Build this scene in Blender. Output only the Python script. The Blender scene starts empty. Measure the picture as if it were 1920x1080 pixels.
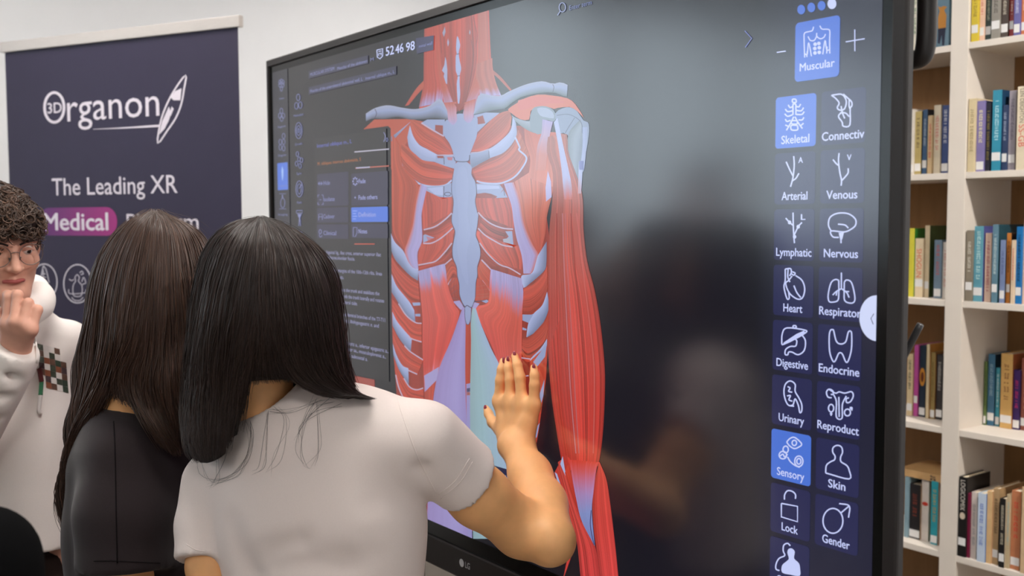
import bpy, bmesh, math, random
import numpy as np
from mathutils import Vector, Matrix, Euler
from mathutils.geometry import tessellate_polygon
random.seed(7)
RNG = np.random.default_rng(7)
SC = bpy.context.scene
COL = SC.collection

# ------------------------------------------------------------------ camera
FPX = 1925.08
PITCH, ROLL, YAW = -0.0637, -0.0039, 0.9303
CAM = np.array([1.7345, -1.1818, 1.6495])
_s, _c = math.sin(YAW), math.cos(YAW)
RIGHT = np.array([_c, _s, 0.0])
FWD = np.array([-_s, _c, 0.0])
UPW = np.array([0, 0, 1.0])
DIRV = FWD * math.cos(PITCH) + UPW * math.sin(PITCH)
UPV = UPW * math.cos(PITCH) - FWD * math.sin(PITCH)
_cr = RIGHT * math.cos(ROLL) + UPV * math.sin(ROLL)
_cu = -RIGHT * math.sin(ROLL) + UPV * math.cos(ROLL)
cam_data = bpy.data.cameras.new('camera')
cam = bpy.data.objects.new('camera', cam_data)
COL.objects.link(cam)
cam.matrix_world = Matrix(((_cr[0], _cu[0], -DIRV[0], CAM[0]), (_cr[1], _cu[1], -DIRV[1], CAM[1]),
                           (_cr[2], _cu[2], -DIRV[2], CAM[2]), (0, 0, 0, 1)))
cam_data.sensor_width = 36.0
cam_data.lens = FPX / 1920 * 36.0
cam_data.clip_start = 0.05
cam_data.dof.use_dof = True
cam_data.dof.focus_distance = 1.75
cam_data.dof.aperture_fstop = 4.5
SC.camera = cam

# ------------------------------------------------------------------ world, exposure
W = bpy.data.worlds.new('world')
SC.world = W
W.use_nodes = True
W.node_tree.nodes['Background'].inputs[0].default_value = (0.78, 0.91, 1.0, 1)
W.node_tree.nodes['Background'].inputs[1].default_value = 4.4
SC.view_settings.view_transform = 'Standard'
SC.view_settings.look = 'None'
SC.view_settings.gamma = 1
SC.view_settings.use_curve_mapping = False
SC.view_settings.exposure = 0.0
LAMP_POWER = 22.0
LAMP_COLOUR = (1.0, 0.955, 0.91)

# ------------------------------------------------------------------ survey helpers (picture ray -> point in the room)
def ray(px, py):
    a, b = (px - 960) / FPX, (540 - py) / FPX
    a, b = a * math.cos(ROLL) - b * math.sin(ROLL), a * math.sin(ROLL) + b * math.cos(ROLL)
    return DIRV + a * RIGHT + b * UPV
def S(px, py, d):
    return CAM + ray(px, py) * d
def at_y(px, py, y):
    r = ray(px, py)
    return CAM + r * ((y - CAM[1]) / r[1])
def lin(c, k=1.0):
    o = []
    for v in c[:3]:
        v = max(0.0, v) / 255.0
        o.append((v / 12.92 if v <= 0.04045 else ((v + 0.055) / 1.055) ** 2.4) * k)
    return tuple(o)

# ------------------------------------------------------------------ object helpers
def tag(o, label=None, cat=None, group=None, kind=None):
    if label: o['label'] = label
    if cat: o['category'] = cat
    if group: o['group'] = group
    if kind: o['kind'] = kind
    return o
def empty(name, loc, label=None, cat=None, group=None, rz=0.0):
    o = bpy.data.objects.new(name, None)
    COL.objects.link(o)
    o.location = loc
    o.rotation_euler = (0, 0, rz)
    o.empty_display_size = 0.1
    return tag(o, label, cat, group)
def world_of(o):
    m = Matrix.Translation(o.location) @ o.rotation_euler.to_matrix().to_4x4()
    return world_of(o.parent) @ m if o.parent else m
def link(name, me, mat, parent=None, smooth=False, world=True):
    """link mesh data given in world coordinates; under a parent it is moved into the parent's frame"""
    o = bpy.data.objects.new(name, me)
    COL.objects.link(o)
    for m in (mat if isinstance(mat, (list, tuple)) else [mat]):
        if m is not None: me.materials.append(m)
    if smooth:
        me.polygons.foreach_set('use_smooth', [True] * len(me.polygons))
    if parent is not None:
        o.parent = parent
        if world:
            me.transform(world_of(parent).inverted())
    return o
def mesh_from(verts, faces):
    me = bpy.data.meshes.new('m')
    me.from_pydata([tuple(map(float, v)) for v in verts], [], [tuple(map(int, f)) for f in faces])
    me.update()
    return me
def bm_obj(name, bm, mat, parent=None, smooth=False, world=True):
    me = bpy.data.meshes.new(name)
    bm.to_mesh(me); bm.free()
    return link(name, me, mat, parent, smooth, world)
def add_box(bm, lo, hi, bevel=0.0, mi=0):
    lo, hi = Vector(lo), Vector(hi)
    r = bmesh.ops.create_cube(bm, size=1.0)
    vs = r['verts']
    bmesh.ops.scale(bm, vec=hi - lo, verts=vs)
    bmesh.ops.translate(bm, vec=(lo + hi) / 2, verts=vs)
    fs = list({f for v in vs for f in v.link_faces})
    for f in fs: f.material_index = mi
    if bevel > 0:
        es = list({e for v in vs for e in v.link_edges})
        r = bmesh.ops.bevel(bm, geom=es, offset=bevel, segments=2, affect='EDGES', profile=0.7)
        for f in r['faces']: f.material_index = mi
def box(name, lo, hi, mat, parent=None, bevel=0.0):
    bm = bmesh.new(); add_box(bm, lo, hi, bevel)
    return bm_obj(name, bm, mat, parent)
def smooth_line(pts, n=8, closed=False):
    """Catmull-Rom through points (any dimension)"""
    P = np.asarray(pts, float)
    if len(P) < 3: return P
    if closed: P = np.vstack([P[-1:], P, P[:2]])
    else: P = np.vstack([2 * P[0] - P[1], P, 2 * P[-1] - P[-2]])
    out = []
    for i in range(1, len(P) - 2):
        p0, p1, p2, p3 = P[i - 1:i + 3]
        for t in np.linspace(0, 1, n, endpoint=False):
            out.append(0.5 * (2 * p1 + (p2 - p0) * t + (2 * p0 - 5 * p1 + 4 * p2 - p3) * t * t + (3 * p1 - p0 - 3 * p2 + p3) * t ** 3))
    if not closed: out.append(P[-2])
    return np.array(out)
def resample(P, n):
    P = np.asarray(P, float)
    d = np.r_[0, np.cumsum(np.linalg.norm(np.diff(P, axis=0), axis=1))]
    t = np.linspace(0, d[-1], n)
    return np.stack([np.interp(t, d, P[:, k]) for k in range(P.shape[1])], 1)
def tube_data(P, r, sides=8, flat=None):
    """verts, faces of a tube along P with radius r (scalar or per point); flat=(vector, factor) squashes it"""
    P = np.asarray(P, float); n = len(P)
    r = np.full(n, r) if np.isscalar(r) else np.asarray(r, float)
    T = np.gradient(P, axis=0); T /= np.linalg.norm(T, axis=1)[:, None] + 1e-12
    ref = np.array([0.13, 0.31, 0.94]) if abs(T[0][2]) < 0.9 else np.array([0.9, 0.3, 0.1])
    V = []
    N = ref - T[0] * (ref @ T[0]); N /= np.linalg.norm(N)
    for i in range(n):
        N = N - T[i] * (N @ T[i]); N /= np.linalg.norm(N) + 1e-12
        B = np.cross(T[i], N)
        for k in range(sides):
            a = 2 * math.pi * k / sides
            o = (math.cos(a) * N + math.sin(a) * B) * r[i]
            if flat is not None:
                f = np.asarray(flat[0]); o = o - f * (o @ f) * (1 - flat[1])
            V.append(P[i] + o)
    F = [(i * sides + k, i * sides + (k + 1) % sides, (i + 1) * sides + (k + 1) % sides, (i + 1) * sides + k)
         for i in range(n - 1) for k in range(sides)]
    F += [tuple(range(sides))[::-1], tuple((n - 1) * sides + k for k in range(sides))]
    return V, F
def tube(name, P, r, mat, parent=None, sides=10, flat=None):
    return link(name, mesh_from(*tube_data(P, r, sides, flat)), mat, parent, True)

# ------------------------------------------------------------------ materials
def nodes_of(name):
    m = bpy.data.materials.new(name); m.use_nodes = True
    nt = m.node_tree
    return m, nt, nt.nodes['Principled BSDF']
def mat(name, col, rough=0.6, spec=0.5, metal=0.0, vary=0.04, scale=60.0, bump=0.0, bscale=None, sheen=0.0, sss=0.0, stretch=None):
    """procedural surface: a noise gently varies the colour and, optionally, the relief"""
    m, nt, b = nodes_of(name)
    c = lin(col)
    tc = nt.nodes.new('ShaderNodeTexCoord')
    mp = nt.nodes.new('ShaderNodeMapping')
    nt.links.new(tc.outputs['Object'], mp.inputs[0])
    if stretch: mp.inputs['Scale'].default_value = stretch
    nz = nt.nodes.new('ShaderNodeTexNoise'); nz.inputs['Scale'].default_value = scale; nz.inputs['Detail'].default_value = 4
    nt.links.new(mp.outputs[0], nz.inputs['Vector'])
    rp = nt.nodes.new('ShaderNodeValToRGB')
    rp.color_ramp.elements[0].position = 0.3; rp.color_ramp.elements[1].position = 0.7
    rp.color_ramp.elements[0].color = tuple(v * (1 - vary) for v in c) + (1,)
    rp.color_ramp.elements[1].color = tuple(min(1, v * (1 + vary)) for v in c) + (1,)
    nt.links.new(nz.outputs['Fac'], rp.inputs[0])
    nt.links.new(rp.outputs[0], b.inputs['Base Color'])
    b.inputs['Roughness'].default_value = rough
    b.inputs['Specular IOR Level'].default_value = spec
    b.inputs['Metallic'].default_value = metal
    if sheen: b.inputs['Sheen Weight'].default_value = sheen
    if sss:
        b.inputs['Subsurface Weight'].default_value = sss
        b.inputs['Subsurface Radius'].default_value = (0.012, 0.005, 0.003)
        b.inputs['Subsurface Scale'].default_value = 1.0
    if bump:
        n2 = nt.nodes.new('ShaderNodeTexNoise'); n2.inputs['Scale'].default_value = bscale or scale; n2.inputs['Detail'].default_value = 3
        nt.links.new(mp.outputs[0], n2.inputs['Vector'])
        bp = nt.nodes.new('ShaderNodeBump'); bp.inputs['Strength'].default_value = bump; bp.inputs['Distance'].default_value = 0.004
        nt.links.new(n2.outputs['Fac'], bp.inputs['Height'])
        nt.links.new(bp.outputs[0], b.inputs['Normal'])
    return m
def glow(name, col, strength):
    m, nt, b = nodes_of(name)
    b.inputs['Base Color'].default_value = (0.8, 0.8, 0.8, 1)
    b.inputs['Emission Color'].default_value = tuple(col) + (1,)
    b.inputs['Emission Strength'].default_value = strength
    return m
def attr_mat(name, rough, spec=0.5, emit=False):
    m, nt, b = nodes_of(name)
    a = nt.nodes.new('ShaderNodeAttribute'); a.attribute_name = 'Col'
    if emit:
        b.inputs['Base Color'].default_value = (0.004, 0.004, 0.005, 1)
        nt.links.new(a.outputs['Color'], b.inputs['Emission Color'])
        b.inputs['Emission Strength'].default_value = 1.0
    else:
        nt.links.new(a.outputs['Color'], b.inputs['Base Color'])
    b.inputs['Roughness'].default_value = rough
    b.inputs['Specular IOR Level'].default_value = spec
    if emit: b.inputs['IOR'].default_value = 1.9
    return m

M_wall = mat('wall_paint', (232, 233, 235), 0.9, 0.2, vary=0.01, scale=8)
M_ceil = mat('ceiling_paint', (238, 238, 236), 0.95, 0.2, vary=0.01, scale=8)
M_floor = mat('grey_carpet', (120, 112, 104), 0.95, 0.1, vary=0.15, scale=220, bump=0.4)
M_lamp = glow('lamp_diffuser', LAMP_COLOUR, LAMP_POWER)
M_whitemetal = mat('white_enamel', (235, 235, 235), 0.4)
M_dkwood = mat('dark_brown_wood', (46, 34, 28), 0.5, 0.4, vary=0.25, scale=9, stretch=(1, 1, 9))
M_winframe = mat('window_frame_paint', (226, 226, 224), 0.5)
M_pane = bpy.data.materials.new('window_glass'); M_pane.use_nodes = True
_nt = M_pane.node_tree
for _n in list(_nt.nodes): _nt.nodes.remove(_n)
_o = _nt.nodes.new('ShaderNodeOutputMaterial'); _t = _nt.nodes.new('ShaderNodeBsdfTransparent'); _g = _nt.nodes.new('ShaderNodeBsdfGlossy')
_g.inputs['Roughness'].default_value = 0.02
_x = _nt.nodes.new('ShaderNodeMixShader'); _x.inputs[0].default_value = 0.05
_nt.links.new(_t.outputs[0], _x.inputs[1]); _nt.links.new(_g.outputs[0], _x.inputs[2]); _nt.links.new(_x.outputs[0], _o.inputs[0])

# ------------------------------------------------------------------ the room
XL, XR, YB, YF, ZC = -2.75, 4.2, 2.02, -6.6, 3.1
def struct(o): return tag(o, kind='structure')
struct(box('floor', (XL - 0.15, YF - 0.15, -0.1), (XR + 0.15, YB + 0.15, 0), M_floor))
struct(box('ceiling', (XL - 0.15, YF - 0.15, ZC), (XR + 0.15, YB + 0.15, ZC + 0.1), M_ceil))
struct(box('wall_back', (XL - 0.15, YB, 0), (XR + 0.15, YB + 0.15, ZC), M_wall))
struct(box('wall_right', (XR, YF, 0), (XR + 0.15, YB, ZC), M_wall))
struct(box('wall_front', (XL - 0.15, YF - 0.15, 0), (XR + 0.15, YF, ZC), M_wall))
WIN = [(-2.85, -1.9), (-3.95, -2.95), (-5.3, -4.05), (-6.5, -5.4)]
WZ0, WZ1 = 1.46, 2.95
bm = bmesh.new()
add_box(bm, (XL - 0.15, YF, 0), (XL, YB, WZ0))
add_box(bm, (XL - 0.15, YF, WZ1), (XL, YB, ZC))
ys = [YB] + [v for a, b in WIN for v in (b, a)] + [YF]
for i in range(0, len(ys), 2):
    add_box(bm, (XL - 0.15, ys[i + 1], WZ0), (XL, ys[i], WZ1))
struct(bm_obj('wall_left', bm, M_wall))
for i, (a, b) in enumerate(WIN):
    e = empty('window_%d' % (i + 1), (XL, (a + b) / 2, WZ0)); struct(e)
    bm = bmesh.new()
    for lo, hi in (((XL - 0.09, a, WZ0), (XL - 0.02, a + 0.06, WZ1)), ((XL - 0.09, b - 0.06, WZ0), (XL - 0.02, b, WZ1)),
                   ((XL - 0.09, a, WZ0), (XL - 0.02, b, WZ0 + 0.06)), ((XL - 0.09, a, WZ1 - 0.06), (XL - 0.02, b, WZ1)),
                   ((XL - 0.08, (a + b) / 2 - 0.025, WZ0), (XL - 0.03, (a + b) / 2 + 0.025, WZ1))):
        add_box(bm, lo, hi)
    bm_obj('window_frame', bm, M_winframe, e)
    box('window_pane', (XL - 0.06, a + 0.05, WZ0 + 0.05), (XL - 0.054, b - 0.05, WZ1 - 0.05), M_pane, e)
for nm, lo, hi in (('baseboard_back', (XL, YB - 0.015, 0), (XR, YB, 0.09)), ('baseboard_left', (XL, YF, 0), (XL + 0.015, YB - 0.015, 0.09))):
    struct(box(nm, lo, hi, M_winframe))
k = 0
LAMPS = [(-1.35, -0.75), (-1.5, 1.3), (0.25, -0.62), (2.3, -1.7), (0.6, -4.3), (3.0, -4.3)]
if True:
    for lx, ly in LAMPS:
        e = empty('ceiling_light', (lx, ly, ZC), 'square white ceiling panel light', 'ceiling light', 'ceiling panel lights')
        bm = bmesh.new()
        for lo, hi in (((-.31, -.31, -.03), (-.29, .31, 0)), ((.29, -.31, -.03), (.31, .31, 0)), ((-.29, -.31, -.03), (.29, -.29, 0)), ((-.29, .29, -.03), (.29, .31, 0))):
            add_box(bm, lo, hi)
        bm_obj('frame', bm, M_whitemetal, e, world=False)
        bm = bmesh.new(); add_box(bm, (-.29, -.29, -.022), (.29, .29, -.002))
        bm_obj('diffuser', bm, M_lamp, e, world=False)
e = empty('ceiling_spot', (1.55, 0.9, ZC), 'small round ceiling downlight in front of the bookcase', 'ceiling light')
me = mesh_from(*tube_data([(1.55, 0.9, ZC - .035), (1.55, 0.9, ZC)], .085, 24)); link('housing', me, M_whitemetal, e)
me = mesh_from(*tube_data([(1.55, 0.9, ZC - .039), (1.55, 0.9, ZC - .034)], .07, 24)); link('diffuser', me, glow('spot_diffuser', LAMP_COLOUR, 1300.0), e)
# low dark bookcases along the window wall (they are what the lower half of the display mirrors)
for i in range(4):
    y1 = -1.95 - i * 1.13
    e = empty('sideboard', (XL + 0.25, y1 - 0.55, 0), 'low dark wooden cupboard under the windows', 'cupboard', 'dark cupboards under the windows')
    box('body', (XL + 0.02, y1 - 1.12, 0.06), (XL + 0.42, y1, 1.34), M_dkwood, e, 0.004)
    box('plinth', (XL + 0.04, y1 - 1.1, 0), (XL + 0.38, y1 - 0.02, 0.06), M_dkwood, e)
    for s in (0, 1):
        d = box('door', (XL + 0.42, y1 - 1.11 + s * 0.56, 0.08), (XL + 0.438, y1 - 0.565 + s * 0.56, 1.33), M_dkwood, e, 0.003)
        box('handle', (XL + 0.438, y1 - (0.60 if s == 0 else 0.53), 0.8), (XL + 0.452, y1 - (0.585 if s == 0 else 0.515), 0.95), M_whitemetal, d)
# ------------------------------------------------------------------ the interactive display
HW, HH, TVZ = 0.9475, 0.533, 1.53
M_frame = mat('display_frame_metal', (31, 26, 25), 0.42, 0.5, vary=0.05, scale=300)
M_black = mat('black_plastic', (22, 21, 21), 0.35, 0.5, vary=0.1, scale=200)
M_border = mat('black_glass_border', (9, 10, 10), 0.2, 0.5, vary=0.02)
M_disp = attr_mat('display_picture', 0.19, 0.5, emit=True)
M_logo = mat('pale_grey_print', (190, 190, 190), 0.5)
TV = empty('interactive_display', (0, 0.05, 0), 'huge black wall-sized touch display showing a red muscle anatomy figure', 'display')
def ring(name, prof, m, parent):
    """rectangular ring from loops (half width, top, bottom, y)"""
    V, F = [], []
    for hw, ht, hb, y in prof:
        V += [(-hw, y, TVZ - hb), (hw, y, TVZ - hb), (hw, y, TVZ + ht), (-hw, y, TVZ + ht)]
    n = len(prof)
    for i in range(n - 1):
        for k in range(4):
            F.append((i * 4 + k, i * 4 + (k + 1) % 4, (i + 1) * 4 + (k + 1) % 4, (i + 1) * 4 + k))
    me = mesh_from(V, F)
    b = bmesh.new(); b.from_mesh(me); bmesh.ops.recalc_face_normals(b, faces=b.faces[:]); b.to_mesh(me); b.free()
    return link(name, me, m, parent)
bb = 0.0323
ring('glass_border', [(HW, HH, HH, 0.0005), (HW, HH, HH, -0.0005), (HW + .0184, HH + .0184, HH + bb, -0.0005), (HW + .0184, HH + .0184, HH + bb, 0.003)], M_border, TV)
fr = ring('frame', [(HW + .0188, HH + .0188, HH + bb + .0004, 0.004), (HW + .0188, HH + .0188, HH + bb + .0004, -0.0045), (HW + .0205, HH + .0205, HH + bb + .0022, -0.0062),
     (HW + .034, HH + .034, HH + bb + .060, -0.0045), (HW + .0368, HH + .0368, HH + bb + .0635, -0.0022), (HW + .0375, HH + .0375, HH + bb + .0645, 0.001),
     (HW + .0375, HH + .0375, HH + bb + .0645, 0.011), (HW + .034, HH + .034, HH + bb + .061, 0.014), (HW - .02, HH - .02, HH - .02, 0.014)], M_frame, TV)
ring('frame_trim', [(HW + .0184, HH + .0184, HH + bb, -0.003), (HW + .0186, HH + .0186, HH + bb + .0002, -0.0064), (HW + .0196, HH + .0196, HH + bb + .0016, -0.0068), (HW + .0206, HH + .0206, HH + bb + .0022, -0.0060)], M_frame, fr)
box('housing', (-HW + .03, 0.012, TVZ - HH + .02), (HW - .03, 0.075, TVZ + HH - .03), M_black, TV, 0.006)
# logo on the lower frame: disc with a cut and two letters
def text_mesh(s, bold=0.0):
    cu = bpy.data.curves.new('t', 'FONT'); cu.body = s; cu.size = 1.0; cu.resolution_u = 3
    o = bpy.data.objects.new('t', cu); COL.objects.link(o)
    dg = bpy.context.evaluated_depsgraph_get()
    me = bpy.data.meshes.new_from_object(o.evaluated_get(dg))
    V = np.array([v.co[:] for v in me.vertices]) if len(me.vertices) else np.zeros((0, 3))
    F = [tuple(p.vertices) for p in me.polygons]
    bpy.data.objects.remove(o); bpy.data.curves.remove(cu); bpy.data.meshes.remove(me)
    return V, F
def bold_shifts(b):      # heavier strokes: the outline laid again beside itself
    return ((0, 0),) if not b else ((-b, 0), (b, 0), (0, b * .7), (0, -b * .7))
_tc = {}
def text_fit(s, bold=0.0):
    k = (s, bold)
    if k not in _tc: _tc[k] = text_mesh(s, bold)
    return _tc[k]

# ---- picture on the display: flat coloured pieces, each a hair in front of the last
LAYER = [0]
def Zf(ox, oy, s):
    return lambda pts: [(ox + p[0] * s, oy + p[1] * s) for p in pts]
PX = lambda pts: pts
def to_plane(px, py):
    p = at_y(px, py, 0.0)
    return min(max(p[0], -HW), HW), min(max(p[2] - TVZ, -HH), HH)
class Pic:
    def __init__(s): s.v, s.f, s.c = [], [], []
    def raw(s, V2, F, C):
        LAYER[0] += 1
        y = -0.0006 - LAYER[0] * 3e-6
        b = len(s.v)
        s.v += [(p[0], y, TVZ + p[1]) for p in V2]
        s.f += [tuple(b + i for i in f) for f in F]
        s.c += C
    def poly(s, pts, col, k=1.0, sm=0):
        if sm: pts = [tuple(p) for p in smooth_line(pts, sm, True)]
        P = [to_plane(*p) for p in pts]
        T = tessellate_polygon([[Vector((p[0], p[1], 0)) for p in P]])
        s.raw(P, T, [lin(col, k)] * len(P))
    def loft(s, A, B, stops, n=None, m=26, fib=0.10, edge=0.0, ustops=None, sm=True, seed=1):
        """ruled patch from curve A to curve B; colour runs along t (stops) or across u (ustops); fib = fibre contrast"""
        A = resample(smooth_line(A, 8) if sm else A, m); B = resample(smooth_line(B, 8) if sm else B, m)
        wpx = np.linalg.norm(A - B, axis=1).max()
        n = n or int(max(4, min(70, wpx / 1.3)))
        rg = np.random.default_rng(seed + len(s.v))
        fb = rg.normal(0, 1, n + 1); fb = fb * 0.6 + np.repeat(rg.normal(0, 1, n // 4 + 2), 4)[:n + 1] * 0.6
        V, C = [], []
        def ramp(st, t):
            for (t0, c0), (t1, c1) in zip(st, st[1:]):
                if t <= t1:
                    w = 0 if t1 == t0 else max(0, min(1, (t - t0) / (t1 - t0)))
                    return np.array(lin(c0)) * (1 - w) + np.array(lin(c1)) * w
            return np.array(lin(st[-1][1]))
        for i in range(m):
            t = i / (m - 1)
            for j in range(n + 1):
                u = j / n
                p = A[i] * (1 - u) + B[i] * u
                V.append(to_plane(*p))
                tj = t + 0.03 * fb[j] if stops and len(stops) > 2 else t
                c = ramp(stops, min(1, max(0, tj))) if stops else np.array((1., 1., 1.))
                if ustops: c = ramp(ustops, u) * (c if stops else 1.0)
                e = 1 - edge * (2 * u - 1) ** 2
                C.append(tuple(c * e * max(0.3, 1 + 1.5 * fib * fb[j])))
        F = [(i * (n + 1) + j, i * (n + 1) + j + 1, (i + 1) * (n + 1) + j + 1, (i + 1) * (n + 1) + j) for i in range(m - 1) for j in range(n)]
        s.raw(V, F, C)
    def line(s, pts, w, col, sm=5, k=1.0, closed=False):
        P = np.array(pts, float)
        if sm and len(P) > 2: P = smooth_line(P, sm, closed)
        if closed: P = np.vstack([P, P[:1]])
        T = np.gradient(P, axis=0); T /= np.linalg.norm(T, axis=1)[:, None] + 1e-9
        if closed: T[0] = T[-1] = (T[0] + T[-1]) / 2
        N = np.c_[-T[:, 1], T[:, 0]] * w / 2
        V = [to_plane(*p) for p in np.vstack([P + N, P - N])]
        n = len(P)
        s.raw(V, [(i, i + 1, n + i + 1, n + i) for i in range(n - 1)], [lin(col, k)] * (2 * n))
    def oval(s, cx, cy, rx, ry, col, w=0, k=1.0, n=28):
        P = [(cx + rx * math.cos(2 * math.pi * i / n), cy + ry * math.sin(2 * math.pi * i / n)) for i in range(n)]
        if w: s.line(P, w, col, 0, k, True)
        else: s.poly(P, col, k)
    def rect(s, q, col, r=0.0, k=1.0, ustops=None):
        """quad given by two opposite picture corners (left, top, right, bottom), straight on the display plane, rounded by r metres"""
        (x0, z0), (x1, z1) = to_plane(*q[:2]), to_plane(*q[2:])
        s.prect(x0, z0, x1, z1, col, r, k)
    def bar(s, xr, yt, yb, xa, xb, col):
        s.prect(to_plane(xa, yt)[0], to_plane(xr, yt)[1], to_plane(xb, yb)[0], to_plane(xr, yb)[1], col)
    def prect(s, x0, z0, x1, z1, col, r=0.0, k=1.0):
        x0, x1 = sorted((x0, x1)); z0, z1 = sorted((z0, z1))
        if r:
            P = []
            for cx, cz, a0 in ((x1 - r, z1 - r, 0), (x0 + r, z1 - r, 90), (x0 + r, z0 + r, 180), (x1 - r, z0 + r, 270)):
                for a in range(0, 91, 18):
                    P.append((cx + r * math.cos(math.radians(a0 + a)), cz + r * math.sin(math.radians(a0 + a))))
        else: P = [(x0, z0), (x1, z0), (x1, z1), (x0, z1)]
        s.raw(P, [tuple(range(len(P)))], [lin(col, k)] * len(P))
    def text(s, t, a, b, col, bold=0.0, h=None, k=1.0):
        """text whose baseline runs from picture point a to the abscissa of b; h = cap height in pixels at a"""
        V, F = text_fit(t, bold)
        x0, z0 = to_plane(*a); x1, _ = to_plane(*b)
        if h: sz = (to_plane(a[0], a[1] - h)[1] - z0) / 0.72
        else: sz = (x1 - x0) / V[:, 0].max()
        sx = (x1 - x0) / (V[:, 0].max() - V[:, 0].min())
        for dx, dy in bold_shifts(bold): s.raw([((v[0] + dx - V[:, 0].min()) * sx + x0, (v[1] + dy) * sz + z0) for v in V], F, [lin(col, k)] * len(V))
    def ptext(s, t, xc, z, w, size, col, bold=0.0):
        V, F = text_fit(t, bold)
        sx = w / (V[:, 0].max() - V[:, 0].min())
        for dx, dy in bold_shifts(bold): s.raw([((v[0] + dx - V[:, 0].min()) * sx + xc - w / 2, (v[1] + dy) * size + z) for v in V], F, [lin(col)] * len(V))
    def build(s, name, parent, m=None):
        me = mesh_from(s.v, s.f)
        ca = me.color_attributes.new('Col', 'FLOAT_COLOR', 'POINT')
        ca.data.foreach_set('color', [x for c in s.c for x in (c[0], c[1], c[2], 1.0)])
        # all pieces face the room (-y)
        b = bmesh.new(); b.from_mesh(me)
        for f in b.faces:
            f.normal_update()
            if f.normal.y > 0: f.normal_flip()
        b.to_mesh(me); b.free()
        return link(name, me, m or M_disp, parent)

lp = Pic()
_x, _z = to_plane(866, 1053)
# the mark sits on the sloped lower frame
def on_frame(objname, V2, F, colm):
    y0 = -0.0064
    me = mesh_from([(p[0], y0, p[1]) for p in V2], F)
    b = bmesh.new(); b.from_mesh(me)
    for f in b.faces:
        f.normal_update()
        if f.normal.y > 0: f.normal_flip()
    b.to_mesh(me); b.free()
    return link(objname, me, colm, fr)
lx, lz = 0.0, TVZ - HH - bb - 0.0235
c0 = at_y(865.5, 1055.5, -0.0064)
lx, lz = c0[0], c0[2]
disc = [(lx + .0085 * math.cos(a), lz + .0085 * math.sin(a)) for a in np.linspace(0, 2 * math.pi, 28, endpoint=False)]
on_frame('logo_disc', disc, [tuple(range(28))], M_logo)
V, F = text_fit('LG', 0.02)
on_frame('logo_letters', [(lx + .0125 + v[0] * .0155, lz - .0062 + v[1] * .0185) for v in V], F, M_logo)
# handle beside the right edge, and a rod antenna behind it
hp = [at_y(1690, 112, 0.05), at_y(1716, 112, 0.05), at_y(1729, 106, 0.05), at_y(1735, 88, 0.05), at_y(1738, 40, 0.05), at_y(1739, -80, 0.05), at_y(1738, -190, 0.05), at_y(1728, -222, 0.05), at_y(1690, -226, 0.05)]
tube('handle', smooth_line(hp, 8), 0.0125, M_frame, TV, 14)
ap = [at_y(1668, 716, 0.045), at_y(1697, 664, 0.045), at_y(1726, 608, 0.045)]
P = resample(np.array(ap), 12)
tube('antenna', P, [0.0048] * 11 + [0.0046], mat('dark_grey_plastic', (64, 64, 66), 0.3), TV, 12)
for sx in (-0.42, 0.42):
    box('stand_column', (sx - .04, 0.075, 0.08), (sx + .04, 0.125, TVZ + 0.3), M_frame, TV, 0.006)
    box('stand_foot', (sx - .05, -0.1, 0.045), (sx + .05, 0.5, 0.085), M_frame, TV, 0.01)
    for yy in (-0.06, 0.44):
        me = mesh_from(*tube_data([(sx - .015, yy, 0.028), (sx + .015, yy, 0.028)], 0.028, 16))
        link('caster', me, M_black, TV)
box('stand_beam', (-0.42, 0.08, 0.3), (0.42, 0.12, 0.38), M_frame, TV, 0.006)

# ---- backdrop of the picture
BG = (16, 16, 24)
pb = Pic()
nx, nz = 24, 14
V, C = [], []
for i in range(nx + 1):
    for j in range(nz + 1):
        u, v = i / nx, j / nz
        V.append((-HW + 2 * HW * u, -HH + 2 * HH * v))
        C.append(lin((17 + 3 * u, 17 + 2 * u, 23 + 6 * u)))
pb.raw(V, [(i * (nz + 1) + j, (i + 1) * (nz + 1) + j, (i + 1) * (nz + 1) + j + 1, i * (nz + 1) + j + 1) for i in range(nx) for j in range(nz)], C)
SCREEN = pb.build('screen', TV)

# ---- anatomy figure
R1, R2, R3, RP = (170, 63, 47), (136, 46, 35), (170, 74, 52), (160, 82, 68)
BN, BD, BL, TD = (136, 148, 186), (98, 108, 138), (160, 170, 208), (152, 143, 190)
LINE, DK = (176, 158, 182), (58, 50, 76)
zT, zU, zV, zW = Zf(680, 10, .1852), Zf(880, 120, .1852), Zf(720, 200, .1852), Zf(720, 380, .1852)
zX, zY, zZ, zQ = Zf(860, 300, .1852), Zf(860, 460, .1852), Zf(720, 560, .1852), Zf(980, 720, .3333)
z6, z7, z8 = Zf(680, 0, .3704), Zf(680, 350, .3704), Zf(860, 640, .4072)
a = Pic()
red = lambda A, B, f=.12, c=R1, c2=None, **k: a.loft(A, B, [(0, c), (1, c2 or c)], fib=f, **k)
bone = lambda A, B, **k: a.loft(A, B, None, fib=.02, ustops=[(0, BL), (.45, BN), (1, BD)], **k)
# trunk underneath
a.loft([(735, 232), (735, 330), (735, 450), (735, 600), (744, 740), (752, 860), (760, 990)],
       [(985, 236), (1012, 340), (1031, 450), (1031, 560), (1026, 680), (1010, 800), (985, 1000)], [(0, R2), (1, R2)], fib=.14, m=40)
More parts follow.
